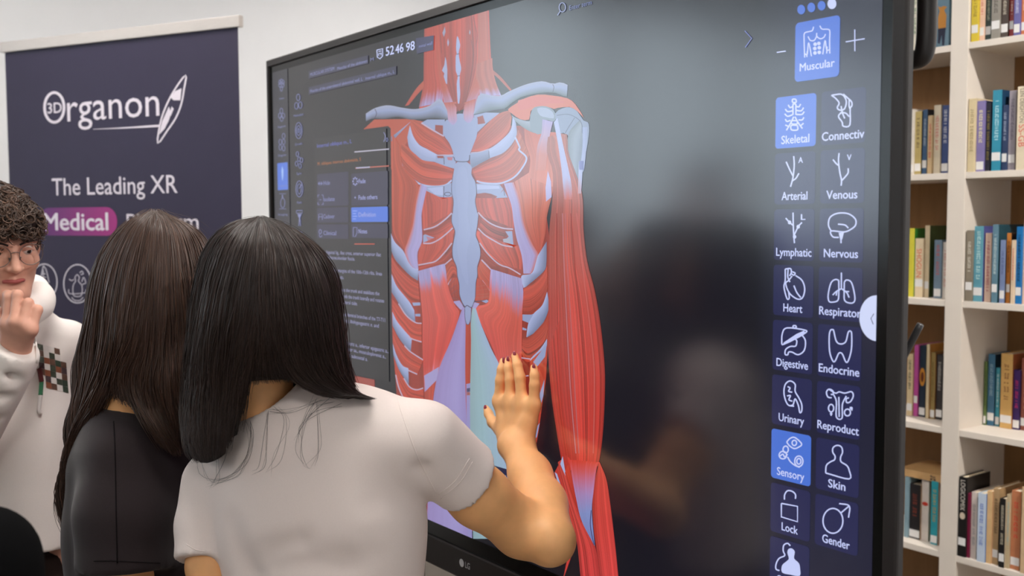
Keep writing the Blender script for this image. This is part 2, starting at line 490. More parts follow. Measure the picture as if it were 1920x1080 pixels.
# neck
red([(796, 40), (796, 100), (797, 150), (786, 204)], [(917, 14), (920, 90), (925, 140), (940, 190)], .10, (176, 66, 50))
a.loft(zT([(628, 150), (620, 600), (615, 800), (572, 1030)]), zT([(770, 120), (775, 600), (815, 800), (810, 980)]), [(0, R1), (.85, R1), (1, TD)], fib=.07)
a.loft(zT([(955, 90), (945, 500), (950, 800), (965, 1075)]), zT([(745, 150), (800, 640), (860, 830), (952, 1078)]), [(0, R1), (1, R2)], fib=.10)
a.loft(zT([(1000, 80), (1000, 600), (990, 900), (976, 1070)]), zT([(1130, 40), (1160, 500), (1110, 800), (1030, 1050)]), [(0, R1), (1, R2)], fib=.12)
a.loft(zT([(720, 150), (745, 480), (790, 800), (850, 1090)]), zT([(760, 140), (800, 640), (860, 830), (955, 1082)]), [(0, R1), (.75, R3), (1, TD)], fib=.07)
a.loft(zT([(1170, 30), (1165, 560), (1095, 850), (1025, 1060), (1010, 1190)]), zT([(1262, 0), (1287, 500), (1280, 720), (1170, 950), (1120, 1170)]), [(0, RP), (.7, R3), (1, TD)], fib=.07)
a.loft(zU([(75, 0), (70, 120), (100, 220), (110, 320)]), zU([(235, -60), (240, 40), (270, 180), (325, 320)]), [(0, RP), (.8, RP), (1, TD)], fib=.06)
a.poly(zT([(960, 310), (990, 400), (975, 480), (985, 560), (1000, 640), (985, 710), (985, 800), (990, 900), (978, 1000), (965, 980), (955, 800), (965, 720), (945, 660), (945, 520), (955, 490), (948, 430)]), (150, 160, 200), sm=3)
a.poly(zT([(838, 520), (850, 560), (860, 650), (858, 800), (845, 790), (822, 720), (830, 690), (805, 660), (830, 600)]), (150, 155, 190))
a.poly(zT([(866, 335), (878, 380), (866, 420), (858, 380)]), (150, 150, 180)); a.poly(zT([(835, 215), (842, 270), (825, 320), (810, 280)]), (140, 140, 165))
a.poly(zT([(1085, 245), (1095, 270), (1090, 300), (1080, 280)]), (140, 135, 150))
for q in ([(955, 495), (985, 490)], [(960, 715), (990, 712)]): a.line(zT(q), 1.2, DK)
for q in ([(1120, 110), (1160, 300), (1150, 420)], [(1100, 350), (1130, 520)], [(790, 300), (800, 480)]): a.line(zT(q), 1.0, (110, 50, 48))
a.loft(zT([(622, 760), (540, 850), (430, 1020)]), zT([(622, 835), (560, 900), (470, 1010)]), [(0, R3), (1, R1)], fib=.05)
a.loft(zU([(243, 62), (330, 140), (432, 262)]), zU([(245, 100), (310, 160), (415, 272)]), [(0, RP), (1, R3)], fib=.05)
# left shoulder remains and breast muscles
a.poly(z6([(5, 655), (60, 605), (240, 602), (330, 620), (240, 700), (200, 760), (145, 860), (143, 650), (130, 638)]), R3)
a.loft(z6([(145, 690), (150, 690), (190, 660)]), z6([(145, 715), (160, 705), (245, 615)]), [(0, BD), (1, BN)], fib=.02)
# first and second intercostal spaces, left
red(zV([(690, 490), (540, 478), (430, 420), (350, 370), (300, 300), (270, 180)]), zV([(690, 440), (650, 370), (600, 300), (500, 240), (400, 180), (300, 140)]), .16, R1, R3)
red(zV([(690, 760), (620, 790), (500, 800), (400, 780), (300, 720), (220, 650), (165, 560)]), zV([(702, 640), (620, 600), (520, 565), (400, 540), (330, 490), (262, 425), (180, 360)]), .18, R1, R3)
a.loft(zV([(265, 190), (300, 300), (360, 385), (440, 430), (550, 490)]), zV([(238, 310), (260, 420), (330, 490), (400, 542), (520, 560)]), None, fib=.02, ustops=[(0, BL), (1, BN)])
a.poly(zV([(530, 490), (720, 484), (730, 560), (720, 630), (620, 600), (520, 562)]), BN)
a.poly(zV([(540, 498), (605, 498), (605, 522), (545, 520)]), R2); a.poly(zV([(640, 510), (700, 510), (690, 545), (650, 540)]), (170, 96, 110))
a.line(zV([(535, 492), (620, 490), (700, 492)]), 1.6, LINE); a.line(zV([(610, 510), (612, 585)]), 1.2, DK); a.line(zV([(700, 505), (735, 545)]), 1.2, DK)
a.line(zV([(165, 540), (205, 645), (300, 738), (380, 788), (500, 808), (620, 796), (690, 745)]), 3.2, BL)
# first and second spaces, right
red(zU([(20, 885), (130, 880), (200, 850), (330, 760), (410, 660), (432, 540)]), zU([(25, 860), (60, 750), (150, 640), (250, 540), (330, 490), (410, 470)]), .14, R1, (160, 76, 54))
red(zX([(185, 208), (300, 235), (450, 226), (560, 170), (640, 80), (720, -50)]), zX([(140, 100), (250, 32), (400, -40), (500, -120), (560, -200), (600, -330)]), .16, R1, (162, 80, 58))
a.loft(zU([(442, 520), (425, 660), (340, 760), (200, 860), (0, 912)]), zU([(476, 600), (476, 740), (360, 890), (200, 960), (20, 1062)]), None, fib=.02, ustops=[(0, BL), (1, BN)])
a.loft(zU([(200, 862), (110, 890), (0, 905)]), zU([(212, 955), (110, 1010), (20, 1058)]), None, fib=.02, ustops=[(0, BN), (1, BD)])
a.line(zU([(200, 880), (205, 950)]), 1.0, DK); a.line(zU([(20, 898), (110, 890), (200, 860)]), 1.5, LINE)
a.line(zX([(575, -230), (620, -130), (615, -100), (690, -20), (640, 90), (560, 178), (450, 230), (350, 240), (240, 230), (185, 212)]), 3.2, BL)
# costal pieces under the clavicles
a.poly(zV([(380, 165), (440, 130), (620, 130), (610, 300), (500, 240)]), BN); a.poly(zV([(522, 185), (600, 190), (600, 290), (520, 240)]), R2)
a.line(zV([(380, 165), (500, 240), (610, 300)]), 2.4, LINE)
a.poly(zU([(50, 520), (130, 490), (310, 495), (180, 600), (75, 700)]), BN); a.poly(zU([(80, 540), (140, 520), (165, 600), (90, 612)]), R2)
# third rib, left / right
a.poly(zV([(430, 812), (605, 800), (690, 770), (690, 930), (600, 945), (430, 905)]), BN)
a.poly(zV([(440, 825), (600, 808), (605, 900), (520, 890)]), BL); a.line(zV([(610, 805), (606, 930)]), 1.2, DK); a.poly(zV([(500, 915), (580, 920), (570, 945), (510, 940)]), R2)
a.oval(*zV([(648, 885)])[0], 6, 3.4, DK, 1.2)
a.poly(zX([(180, 238), (420, 250), (455, 295), (400, 372), (330, 342), (270, 332), (190, 342)]), BN); a.poly(zX([(190, 250), (410, 262), (420, 290), (190, 300)]), BL)
a.poly(zX([(190, 358), (260, 335), (372, 380), (330, 396), (240, 386)]), R2); a.poly(zX([(380, 385), (460, 300), (500, 380)]), BN); a.line(zX([(455, 250), (468, 360)]), 1.2, DK)
# fourth space and below, left
red(zW([(700, -60), (690, 100), (620, 170), (520, 240), (405, 275)]), zV([(705, 925), (600, 945), (520, 950), (430, 945), (412, 950)]), .14, R1)
red(zW([(400, 270), (392, 100), (385, 0), (395, -80), (412, -130)]), zW([(690, 100), (700, 20), (705, -40), (690, -60), (600, -40)]), .16, R1, R1)
red(zW([(410, 290), (520, 255), (640, 180), (690, 170)]), zW([(420, 320), (500, 345), (600, 320), (700, 250)]), .22, R2, R1)
a.poly(zW([(420, 320), (500, 350), (580, 360), (520, 400), (400, 412), (400, 330)]), BN); a.poly(zW([(430, 340), (500, 360), (450, 390)]), (168, 110, 130))
red(zW([(345, 630), (360, 500), (365, 420)]), zW([(520, 595), (660, 450), (720, 270)]), .14, R1, R1)
red(zW([(365, 425), (350, 540), (350, 630)]), zW([(700, 262), (690, 420), (530, 590)]), .16, R1, R1)
red(zW([(355, 650), (500, 610), (600, 560), (690, 450)]), zW([(360, 690), (500, 640), (610, 630), (690, 560)]), .2, R1, R2)
red(zW([(620, 650), (690, 570), (740, 640)]), zW([(640, 850), (700, 720), (745, 740)]), .16, R3, R1)
for q, w in (([(405, 275), (520, 242), (620, 172), (690, 105)], 2.6), ([(400, 412), (480, 410), (560, 372), (640, 310), (700, 255)], 2.4), ([(350, 632), (440, 615), (530, 590), (620, 500), (690, 410)], 2.4), ([(610, 635), (690, 565)], 2.2), ([(640, 845), (690, 770)], 2.2)):
    a.line(zW(q), w, LINE)
# fourth space and below, right
red(zX([(510, 388), (540, 470), (560, 560), (560, 692)]), zX([(175, 385), (172, 440), (190, 510), (240, 565)]), .16, R1, R1)
red(zX([(240, 588), (330, 660), (500, 730)]), zX([(215, 670), (330, 780), (440, 815)]), .22, R1, R2)
a.poly(zX([(475, 722), (545, 720), (560, 872), (440, 842), (510, 775)]), BN); a.poly(zX([(450, 800), (520, 790), (530, 850), (460, 840)]), (150, 150, 168))
red(zX([(560, 880), (610, 872), (650, 1000), (642, 1110)]), zX([(190, 715), (185, 770), (270, 920), (440, 1060)]), .14, R1, R1)
red(zY([(235, 45), (330, 140), (430, 210)]), zY([(225, 110), (260, 160), (330, 215)]), .2, R2, R2)
red(zY([(235, 140), (280, 200), (330, 270)]), zY([(195, 230), (210, 330), (320, 470)]), .16, R3, R1)
for q, w in (([(200, 530), (260, 592), (340, 650), (450, 690), (555, 700)], 2.6), ([(200, 690), (270, 760), (370, 822), (450, 862), (550, 880)], 2.4), ([(215, 838), (290, 940), (380, 1030), (440, 1068), (520, 1095), (630, 1160)], 2.4), ([(235, 1010), (330, 1110)], 2.6)):
    a.line(zX(q), w, LINE)
a.line(zY([(240, 355), (320, 470)]), 2.4, LINE)
# fan by the lower breastbone
red(zW([(690, 760), (650, 860), (680, 990)]), zW([(745, 760), (765, 860), (770, 980)]), .1, R1, R2)
red(zY([(190, 330), (180, 420), (170, 560)]), zY([(240, 350), (320, 470), (310, 570)]), .1, R1, R1)
for q in ([(720, 780), (640, 860)], [(740, 830), (650, 900)], [(750, 880), (660, 950)], [(765, 985), (690, 960)], [(770, 990), (740, 1020)]): a.line(zW(q), 1.0, (120, 60, 70))
for q in ([(180, 420), (300, 400)], [(180, 460), (310, 440)], [(175, 500), (310, 490)], [(170, 530), (315, 520)]): a.line(zY(q), 1.0, RP)
a.line(zY([(165, 570), (230, 562), (300, 552)]), 1.6, DK); a.poly(zY([(235, 565), (290, 550), (310, 568), (280, 585)]), BN)
a.poly(zW([(770, 990), (700, 1000), (780, 1085), (830, 1080)]), TD); a.poly(zY([(165, 575), (215, 590), (170, 650), (130, 625)]), TD)
# breastbone
a.poly(zV([(740, 75), (705, 120), (640, 130), (606, 190), (612, 290), (660, 360), (692, 430), (712, 500), (735, 552), (855, 552), (870, 490), (890, 440), (912, 380), (942, 300), (952, 200), (945, 100), (880, 120), (815, 75)]), BN, sm=3)
a.poly(zV([(735, 570), (720, 610), (706, 680), (690, 790), (690, 880), (706, 950), (700, 1080)]) + zW([(690, 110), (690, 200), (722, 290), (710, 380), (695, 470), (700, 560), (735, 650), (745, 740), (765, 830), (770, 930), (800, 1015), (830, 1062), (890, 1060), (922, 980), (930, 900), (935, 810), (950, 740), (950, 650), (976, 560), (980, 480), (960, 400), (935, 330), (950, 230), (960, 130)]) + zV([(952, 1080), (930, 960), (940, 870), (930, 770), (890, 690), (892, 610), (850, 565), (790, 545)]), BN, sm=3)
a.poly(zV([(760, 620), (730, 800), (750, 1000), (760, 1200), (740, 1420), (800, 1700), (860, 1800), (840, 1500), (880, 1300), (850, 1100), (860, 800), (830, 620)]), (140, 152, 190), sm=3)
a.line(zV([(712, 512), (735, 552), (855, 552), (872, 490)]), 1.6, DK)
a.line(zV([(702, 690), (688, 790), (690, 880), (706, 955), (698, 1070)]), 1.1, DK); a.line(zV([(892, 680), (930, 765), (940, 870), (928, 960), (950, 1075)]), 1.1, DK)
a.line(zW([(690, 120), (690, 200), (722, 290), (710, 380), (695, 470), (702, 560), (737, 650), (746, 740), (765, 830), (768, 930), (800, 1020), (840, 1065), (890, 1060), (925, 980)]), 1.1, DK)
a.line(zW([(960, 130), (950, 230), (935, 330), (960, 400), (980, 480), (976, 560), (950, 650), (950, 740), (935, 810), (928, 960)]), 1.1, DK)
# sternal heads of the neck muscles over the breastbone
a.loft(zV([(612, -40), (635, 60), (650, 130), (690, 185)]), zV([(740, -50), (738, 60), (742, 140), (715, 185)]), [(0, R3), (.5, (176, 130, 150)), (1, TD)], fib=.04)
a.loft(zV([(815, -40), (812, 60), (815, 130), (850, 165)]), zV([(930, -80), (915, 40), (905, 120), (880, 160)]), [(0, R3), (.5, (176, 130, 150)), (1, TD)], fib=.04)
a.poly(zV([(715, -30), (765, 50), (830, -30)]), R2)
# clavicles
a.loft(z6([(18, 575), (65, 547), (130, 533), (200, 545), (270, 552), (340, 535), (395, 500), (430, 560)]), z6([(18, 615), (60, 600), (110, 602), (180, 592), (240, 605), (300, 604), (370, 598), (434, 607)]), None, fib=.02, ustops=[(0, (150, 156, 180)), (.4, BN), (.8, (104, 112, 134)), (1, (66, 70, 84))])
a.line(z6([(64, 552), (72, 575), (62, 600)]), 1.2, DK)
a.loft(zU([(48, 500), (75, 380), (115, 300), (220, 318), (320, 322), (380, 290), (450, 258), (540, 220), (640, 190), (750, 175), (850, 200), (930, 185), (1000, 212)]), zU([(45, 522), (150, 490), (260, 465), (320, 458), (370, 450), (430, 400), (520, 342), (620, 312), (740, 292), (850, 290), (900, 300), (940, 320), (992, 330)]), None, fib=.02, ustops=[(0, (146, 152, 180)), (.35, BN), (.8, (108, 120, 138)), (1, (78, 92, 98))])
a.line(zU([(848, 205), (860, 235), (850, 285)]), 1.1, DK); a.line(zU([(48, 515), (150, 492), (260, 467), (370, 452)]), 1.6, (60, 60, 84))
# breast muscles down to the white tendons
a.loft([(736, 250), (735, 330), (736, 400), (740, 440), (762, 472)], zV([(165, 400), (200, 620), (360, 800), (330, 1000), (300, 1200), (215, 1460)]), [(0, R3), (1, (160, 60, 38))], fib=.10, m=30)
a.loft(zV([(370, 780), (330, 950), (310, 1080)]) + zW([(290, 240), (240, 400), (212, 490), (250, 620), (300, 664)]), zV([(440, 815), (410, 950), (385, 1080)]) + zW([(385, 200), (390, 380), (345, 500), (345, 600), (352, 668)]), None, fib=.03, ustops=[(0, (190, 96, 80)), (.3, TD), (1, TD)])
a.loft(zX([(570, 220), (620, 420), (660, 640), (745, 840), (815, 965)]), zX([(1010, -60), (960, 300), (900, 560), (880, 760), (825, 970)]), [(0, (186, 106, 92)), (.4, (186, 98, 76)), (1, R1)], fib=.10, m=30)
a.loft(zU([(560, 640), (570, 800), (620, 960), (600, 1150)]), zU([(740, 690), (930, 720), (960, 1000), (1000, 1300)]), [(0, R3), (1, (190, 110, 94))], fib=.05)
a.loft(zX([(462, 238), (500, 350), (540, 470), (562, 640), (592, 800), (640, 960), (655, 1080), (660, 1150)]), zX([(565, 225), (625, 420), (665, 640), (745, 840), (812, 955), (800, 1010), (770, 1090), (740, 1150)]), None, fib=.03, ustops=[(0, TD), (.7, TD), (1, (184, 104, 100))])
# ribs of the left flank
bone(zW([(75, 310), (115, 400), (200, 490), (250, 600), (300, 660), (352, 668)]), zW([(78, 490), (120, 580), (200, 670), (270, 742), (348, 792)]))
red(zW([(78, 530), (150, 640), (270, 748), (350, 800)]), zW([(80, 730), (140, 850), (220, 960), (290, 1020), (370, 1040)]), .16)
bone(zW([(80, 720), (130, 840), (200, 930), (265, 1010), (310, 1090)]), zW([(80, 905), (140, 1000), (200, 1100), (260, 1180), (322, 1220)]))
a.poly(zZ([(290, 40), (370, 38), (372, 68), (300, 72)]), BN); a.poly(zZ([(318, 155), (370, 152), (372, 180), (322, 178)]), BN)
red(zZ([(88, 0), (140, 60), (210, 140), (320, 250), (385, 255)]), zZ([(90, 130), (140, 240), (210, 330), (270, 405), (385, 440)]), .16)
bone(zZ([(88, 130), (130, 220), (200, 310), (285, 405)]), zZ([(90, 275), (150, 390), (210, 470), (275, 532)]))
red(zZ([(90, 280), (150, 400), (210, 480), (300, 560), (400, 620)]), zZ([(92, 450), (130, 560), (190, 680), (260, 735), (345, 765)]), .16)
bone(zZ([(92, 450), (130, 570), (190, 675), (250, 705)]), zZ([(98, 570), (150, 710), (205, 800), (255, 872)]))
red(zZ([(100, 580), (150, 715), (205, 810), (260, 895), (400, 920)]), zZ([(120, 760), (150, 880), (180, 960), (250, 1080), (420, 1200)]), .16)
for q in ([(250, 385), (300, 412), (385, 438)], [(210, 475), (275, 540), (400, 620)], [(250, 725), (340, 765)], [(205, 805), (260, 890), (330, 922), (400, 905)], [(122, 770), (150, 890), (200, 1010)], [(150, 50), (230, 170), (320, 240), (385, 250)]): a.line(zZ(q), 2.2, LINE)
# ribs of the right flank
bone(zY([(805, 105), (745, 280), (640, 310), (660, 430)]), zY([(895, -40), (892, 180), (860, 270), (690, 418)]))
red(zY([(660, 440), (770, 385), (860, 290), (900, 200)]), zY([(655, 705), (740, 700), (850, 600), (905, 460)]), .16)
bone(zY([(900, 470), (850, 605), (765, 690), (710, 790), (690, 925)]), zY([(915, 560), (912, 660), (862, 780), (790, 872), (695, 932)]))
a.poly(zY([(650, 700), (740, 702), (765, 690), (712, 785), (650, 760)]), BN); a.poly(zY([(650, 830), (692, 845), (690, 862), (650, 855)]), BN)
red(zY([(650, 945), (720, 930), (870, 770), (912, 680)]), zY([(640, 1090), (700, 1180), (860, 1090), (905, 930)]), .16)
bone(z7([(936, 770), (900, 822), (852, 872), (852, 905)]), z7([(934, 832), (925, 850), (892, 900), (880, 912)]))
a.line(z7([(805, 866), (850, 872)]), 2, LINE); a.line(z7([(820, 960), (842, 956)]), 2, LINE)
red(z8([(330, 90), (330, 240), (370, 380), (340, 520), (300, 700)]), z8([(408, 20), (405, 160), (392, 250), (372, 400), (356, 490)]), .14)
for q in ([(408, 10), (400, 70), (365, 115), (345, 95)], [(397, 175), (392, 250), (376, 310), (372, 250)], [(375, 375), (362, 440), (340, 465), (350, 410)]): a.poly(z8(q), BN)
# straight muscles of the belly
a.loft([(785, 508), (790, 560), (793, 600), (793, 650), (795, 700), (797, 735)], [(835, 494), (842, 540), (854, 572), (862, 588), (848, 634), (826, 700)], [(0, TD), (.07, TD), (.16, (196, 84, 74)), (.8, (190, 62, 54)), (.9, (196, 90, 90)), (1, TD)], fib=.07, m=40)
a.loft([(921, 504), (919, 530), (918, 560), (912, 570), (893, 578), (905, 612), (925, 655), (946, 712)], [(979, 522), (982, 550), (980, 590), (979, 640), (978, 690), (974, 740), (972, 800), (970, 860)], [(0, TD), (.08, TD), (.2, (196, 84, 70)), (1, (186, 64, 66))], fib=.07, m=40)
a.poly(zZ([(410, 780), (560, 690), (540, 800), (500, 1080), (480, 1080), (540, 850), (425, 920)]), TD)
# side muscles low down and the pale sheets beside the midline
red([(797, 735), (800, 800), (805, 1000)], [(822, 710), (812, 800), (806, 1000)], .08)
a.loft([(868, 577), (859, 602), (848, 634), (835, 664), (826, 686), (820, 708), (812, 760), (806, 860), (800, 1010)], [(873, 577), (874, 606), (874, 634), (873, 671), (874, 708), (875, 760), (878, 860), (880, 1010)], None, fib=.012, m=30, ustops=[(0, (140, 124, 176)), (.7, (150, 140, 192)), (1, (140, 128, 180))])
red([(874, 605), (873, 700), (876, 800)], [(882, 605), (884, 640), (884, 800)], .06, R1)
a.poly([(875, 720), (884, 718), (886, 1010), (878, 1010)], (140, 134, 184))
a.poly([(876, 728), (884, 727), (884, 734), (876, 735)], (70, 66, 100)); a.poly([(876, 735), (884, 735), (884, 741), (876, 741)], (150, 90, 90))
a.loft([(886, 578), (883, 610), (884, 640), (882, 760), (884, 870), (888, 1010)], [(893, 578), (902, 606), (920, 650), (948, 716), (962, 850), (968, 1010)], None, fib=.012, m=30, ustops=[(0, (132, 158, 166)), (.3, (140, 170, 180)), (1, (146, 166, 196))])
a.poly(zZ([(820, 90), (845, 68), (885, 92), (886, 200), (866, 258), (836, 256), (822, 180)]), BN, sm=3)
a.line(zZ([(800, 60), (820, 88), (845, 68), (885, 90), (905, 70)]), 1.4, DK); a.line(zZ([(822, 95), (824, 190), (840, 255), (866, 255), (884, 195), (888, 100)]), 1.0, DK)
# right shoulder
a.poly(zU([(395, 460), (480, 400), (560, 350), (700, 310), (850, 320), (1000, 348), (1080, 410), (1165, 545), (1100, 480), (1020, 435), (900, 445), (860, 455), (780, 430), (680, 440), (625, 480), (610, 562), (520, 560), (440, 505)]), (190, 100, 80), sm=2)
a.poly(zU([(500, 370), (700, 330), (860, 350), (980, 390), (860, 400), (760, 415), (650, 430), (520, 470)]), (190, 96, 86), sm=2)
a.loft(zU([(430, 520), (500, 555), (600, 580), (660, 560)]), zU([(470, 580), (560, 650), (650, 695), (745, 705)]), None, fib=.02, ustops=[(0, (140, 150, 170)), (1, (104, 118, 128))])
a.poly(zU([(615, 580), (640, 460), (700, 430), (785, 430), (862, 470), (882, 540), (855, 585), (760, 565), (742, 705), (650, 690)]), (116, 130, 146), sm=2)
a.poly(zU([(690, 450), (780, 445), (850, 490), (860, 550), (780, 540), (720, 520)]), (146, 158, 184), sm=2)
a.poly(zU([(875, 500), (950, 448), (1030, 440), (1100, 482), (1160, 570), (1205, 590), (1218, 640), (1215, 720), (1190, 880), (1172, 900), (1165, 1080), (1100, 1080), (1000, 720), (925, 705), (890, 600)]), (124, 138, 166), sm=2)
a.loft(zU([(1130, 560), (1010, 700), (1005, 900), (1010, 1080)]) + zX([(1150, 275)]), zU([(1150, 640), (1150, 800), (1120, 1080)]) + zX([(1215, 200), (1200, 340)]), None, fib=.03, ustops=[(0, (110, 122, 134)), (.5, (136, 148, 166)), (1, (112, 124, 144))])
a.line(zU([(890, 520), (1000, 510), (1080, 540), (1140, 600), (1148, 700)]), 1.4, (84, 92, 118)); a.line(zU([(1070, 545), (1010, 640), (975, 700)]), 1.4, (84, 92, 118))
a.loft(zU([(745, 560), (735, 700), (690, 850), (670, 1080)]), zU([(852, 585), (820, 720), (800, 860), (780, 1080)]), [(0, TD), (.3, (164, 140, 170)), (.7, (180, 110, 104)), (1, (184, 108, 94))], fib=.04)
# upper arm
a.loft(zU([(800, 740), (790, 900), (850, 1100)]) + [(1036, 380), (1031, 430), (1030, 500), (1029, 600), (1029, 664), (1035, 742), (1045, 811), (1053, 860), (1058, 884)],
       zU([(920, 700), (1000, 720), (1010, 900)]) + [(1092, 361), (1095, 430), (1102, 490), (1116, 545), (1127, 610), (1134, 680), (1135, 730), (1132, 800), (1127, 850), (1122, 874)],
       [(0, (160, 88, 76)), (.25, (168, 82, 70)), (.55, (180, 66, 58)), (1, (186, 56, 48))], fib=.13, edge=.22, m=46)
for d_, c in ((0.18, (140, 44, 38)), (0.36, (176, 104, 110)), (0.44, (172, 90, 92)), (.62, (150, 48, 42)), (.8, (186, 88, 82))):
    a.line([(1034 * (1 - d_) + 1094 * d_, 400), (1030 * (1 - d_) + 1112 * d_, 520), (1029 * (1 - d_) + 1134 * d_, 664), (1036 * (1 - d_) + 1135 * d_, 745), (1054 * (1 - d_) + 1128 * d_, 850)], 2.0, c)
a.loft([(1034, 640), (1044, 740), (1052, 800), (1060, 852)], [(1050, 600), (1056, 740), (1062, 800), (1070, 860)], [(0, (176, 54, 46)), (1, (170, 50, 40))], fib=.14, edge=.2)
a.poly(zX([(908, 110), (940, 220), (946, 375), (890, 420), (884, 280)]), (172, 168, 212))
a.loft(zU([(860, 590), (900, 800), (940, 1080)]) + zX([(1060, 250), (1075, 400)]), zU([(898, 545), (950, 800), (1012, 1080)]) + zX([(1150, 270), (1150, 400)]), [(0, BL), (.72, (160, 164, 206)), (.86, (170, 130, 150)), (1, (192, 92, 78))], fib=.02, m=30)
a.loft(zU([(1150, 640), (1150, 860), (1120, 1080)]) + zX([(1222, 0), (1212, 340)]), zU([(1202, 640), (1190, 860), (1165, 1080)]) + zX([(1268, 0), (1245, 340)]), [(0, BN), (.8, BL), (1, (176, 130, 140))], fib=.02)
# elbow tendon and forearm
a.loft(zQ([(180, 500), (240, 700), (270, 860), (230, 1100)]), zQ([(228, 410), (255, 540), (290, 650), (340, 790)]), [(0, (176, 54, 46)), (1, (190, 62, 56))], fib=.12, edge=.15)
a.loft(zQ([(200, 440), (250, 640), (300, 830), (330, 1100)]), zQ([(228, 420), (280, 600), (335, 760), (410, 910), (440, 1100)]), [(0, (190, 70, 60)), (1, (196, 60, 60))], fib=.16, edge=.15)
a.loft(zQ([(183, 495), (215, 600), (262, 712)]), zQ([(196, 505), (225, 590), (262, 690)]), [(0, BL), (1, BN)], fib=.02); a.poly(zQ([(228, 405), (240, 480), (250, 525), (236, 500), (214, 450)]), BL)
a.loft(zQ([(240, 500), (285, 640), (325, 750), (330, 780)]), zQ([(262, 440), (290, 560), (315, 680), (335, 770)]), [(0, (186, 60, 44)), (1, (150, 40, 36))], fib=.1)
a.loft(zQ([(432, 436), (396, 620), (400, 800), (420, 950), (440, 1100)]), zQ([(436, 440), (472, 530), (492, 650), (522, 900), (542, 1100)]), [(0, (186, 64, 54)), (1, (200, 64, 62))], fib=.14, edge=.15, m=34)
a.loft(zQ([(266, 425), (280, 520), (305, 650), (335, 770), (404, 905)]), zQ([(436, 440), (420, 470), (402, 600), (392, 720), (408, 910)]), [(0, (196, 58, 46)), (.12, (190, 84, 88)), (.38, (160, 128, 176)), (.6, (124, 138, 190)), (1, (110, 122, 176))], fib=.05, m=34)
a.line(zQ([(388, 710), (384, 800), (404, 905)]), 1.4, (60, 60, 100))
a.poly(zM([(590, 888), (720, 918), (722, 1015), (600, 1000)]) if False else [(659, 703), (703, 712), (704, 745), (664, 742)], (150, 66, 56))
a.build('anatomy_figure', SCREEN)

# ---- system menu on the right: one tile per system
WH, TILE, HI = (196, 204, 246), (36, 38, 78), (72, 112, 208)
X0, DX, Z0, DZ = 0.8135, 0.0776, 0.2332, 0.079
zA, zB, zC, zD = Zf(1440, 160, .2222), Zf(1420, 370, .3241), Zf(1420, 700, .3518), Zf(1480, 0, .1458)
KX = DX / 88.5
def ell(c, rx, ry, a0=0, a1=360, n=16):
    return [(c[0] + rx * math.cos(math.radians(t)), c[1] - ry * math.sin(math.radians(t))) for t in np.linspace(a0, a1, n)]
icons = {}
icons['Skeletal'] = (zA, 54, [ell((227, 131), 20, 18, 45, 405, 5), [(215, 165), (215, 250)], [(240, 162), (240, 250)], ell((227, 165), 13, 8, 0, 180, 6),
    [(175, 165), (190, 188), (212, 180)], [(242, 178), (265, 182), (280, 158)], [(150, 200), (170, 222), (212, 215)], [(242, 212), (285, 215), (305, 188)], [(145, 240), (170, 262), (212, 248)], [(242, 246), (290, 246), (310, 222)],
    [(150, 285), (165, 305), (195, 295)], [(262, 292), (292, 292), (308, 270)], [(222, 265), (190, 330), (160, 380)], [(232, 265), (262, 320), (295, 365)], ell((228, 312), 32, 18, 45, 405, 5), ell((228, 357), 36, 26, 45, 405, 5), [(150, 335), (185, 350)], [(275, 345), (305, 320)]])
icons['Connectiv'] = (zA, 75, [[(540, 85), (570, 80), (630, 78), (665, 130), (655, 190), (630, 210), (600, 205), (590, 185), (605, 150), (575, 110), (540, 85)], [(640, 75), (680, 110), (710, 140), (712, 175), (698, 200), (695, 335), (640, 345), (630, 310), (600, 265), (620, 235), (660, 235), (690, 265)], [(690, 115), (690, 180), (698, 200)], [(622, 175), (630, 225), (652, 280)], [(612, 235), (640, 225)]])
icons['Arterial'] = (zA, 50, [[(222, 597), (226, 680), (215, 780), (195, 857)], [(158, 645), (185, 705), (215, 765)], [(266, 742), (240, 785), (212, 805)]])
icons['Venous'] = (zA, 55, [[(605, 572), (600, 640), (612, 740), (625, 800), (622, 847)], [(553, 626), (580, 660), (606, 680)], [(682, 700), (680, 740), (650, 780), (625, 805)]])
icons['Lymphatic'] = (zB, 69, [[(210, 88), (212, 180), (218, 265)], [(168, 120), (190, 145), (214, 165)], [(262, 145), (240, 170), (216, 220)]])
icons['Nervous'] = (zB, 61, [[(430, 195), (415, 160), (425, 115), (470, 92), (530, 95), (570, 125), (572, 160), (545, 185), (505, 200), (430, 195), (440, 228), (475, 232)], [(470, 155), (510, 160), (530, 178)], [(486, 205), (488, 265)], [(492, 205), (487, 245)]])
icons['Heart'] = (zB, 37, [[(165, 415), (165, 480), (158, 520), (175, 585), (188, 583), (185, 550)], [(182, 415), (180, 460), (192, 490)], [(165, 415), (195, 412), (200, 435), (190, 455)], [(198, 440), (215, 450), (222, 438), (205, 430)], [(225, 452), (262, 480), (278, 530), (265, 580), (235, 588), (190, 555), (168, 500), (185, 480), (205, 455)], [(215, 510), (232, 550), (255, 580)]])
icons['Respirator'] = (zB, 75, [[(490, 435), (490, 530)], [(475, 480), (455, 475), (430, 495), (414, 560), (418, 600), (440, 606), (470, 595), (475, 550), (475, 480)], [(507, 490), (520, 478), (548, 492), (566, 560), (566, 600), (545, 612), (510, 598), (506, 550), (507, 490)], [(490, 528), (460, 545), (440, 565)], [(490, 528), (520, 550), (535, 580)], [(465, 540), (460, 568)], [(515, 545), (535, 545)]])
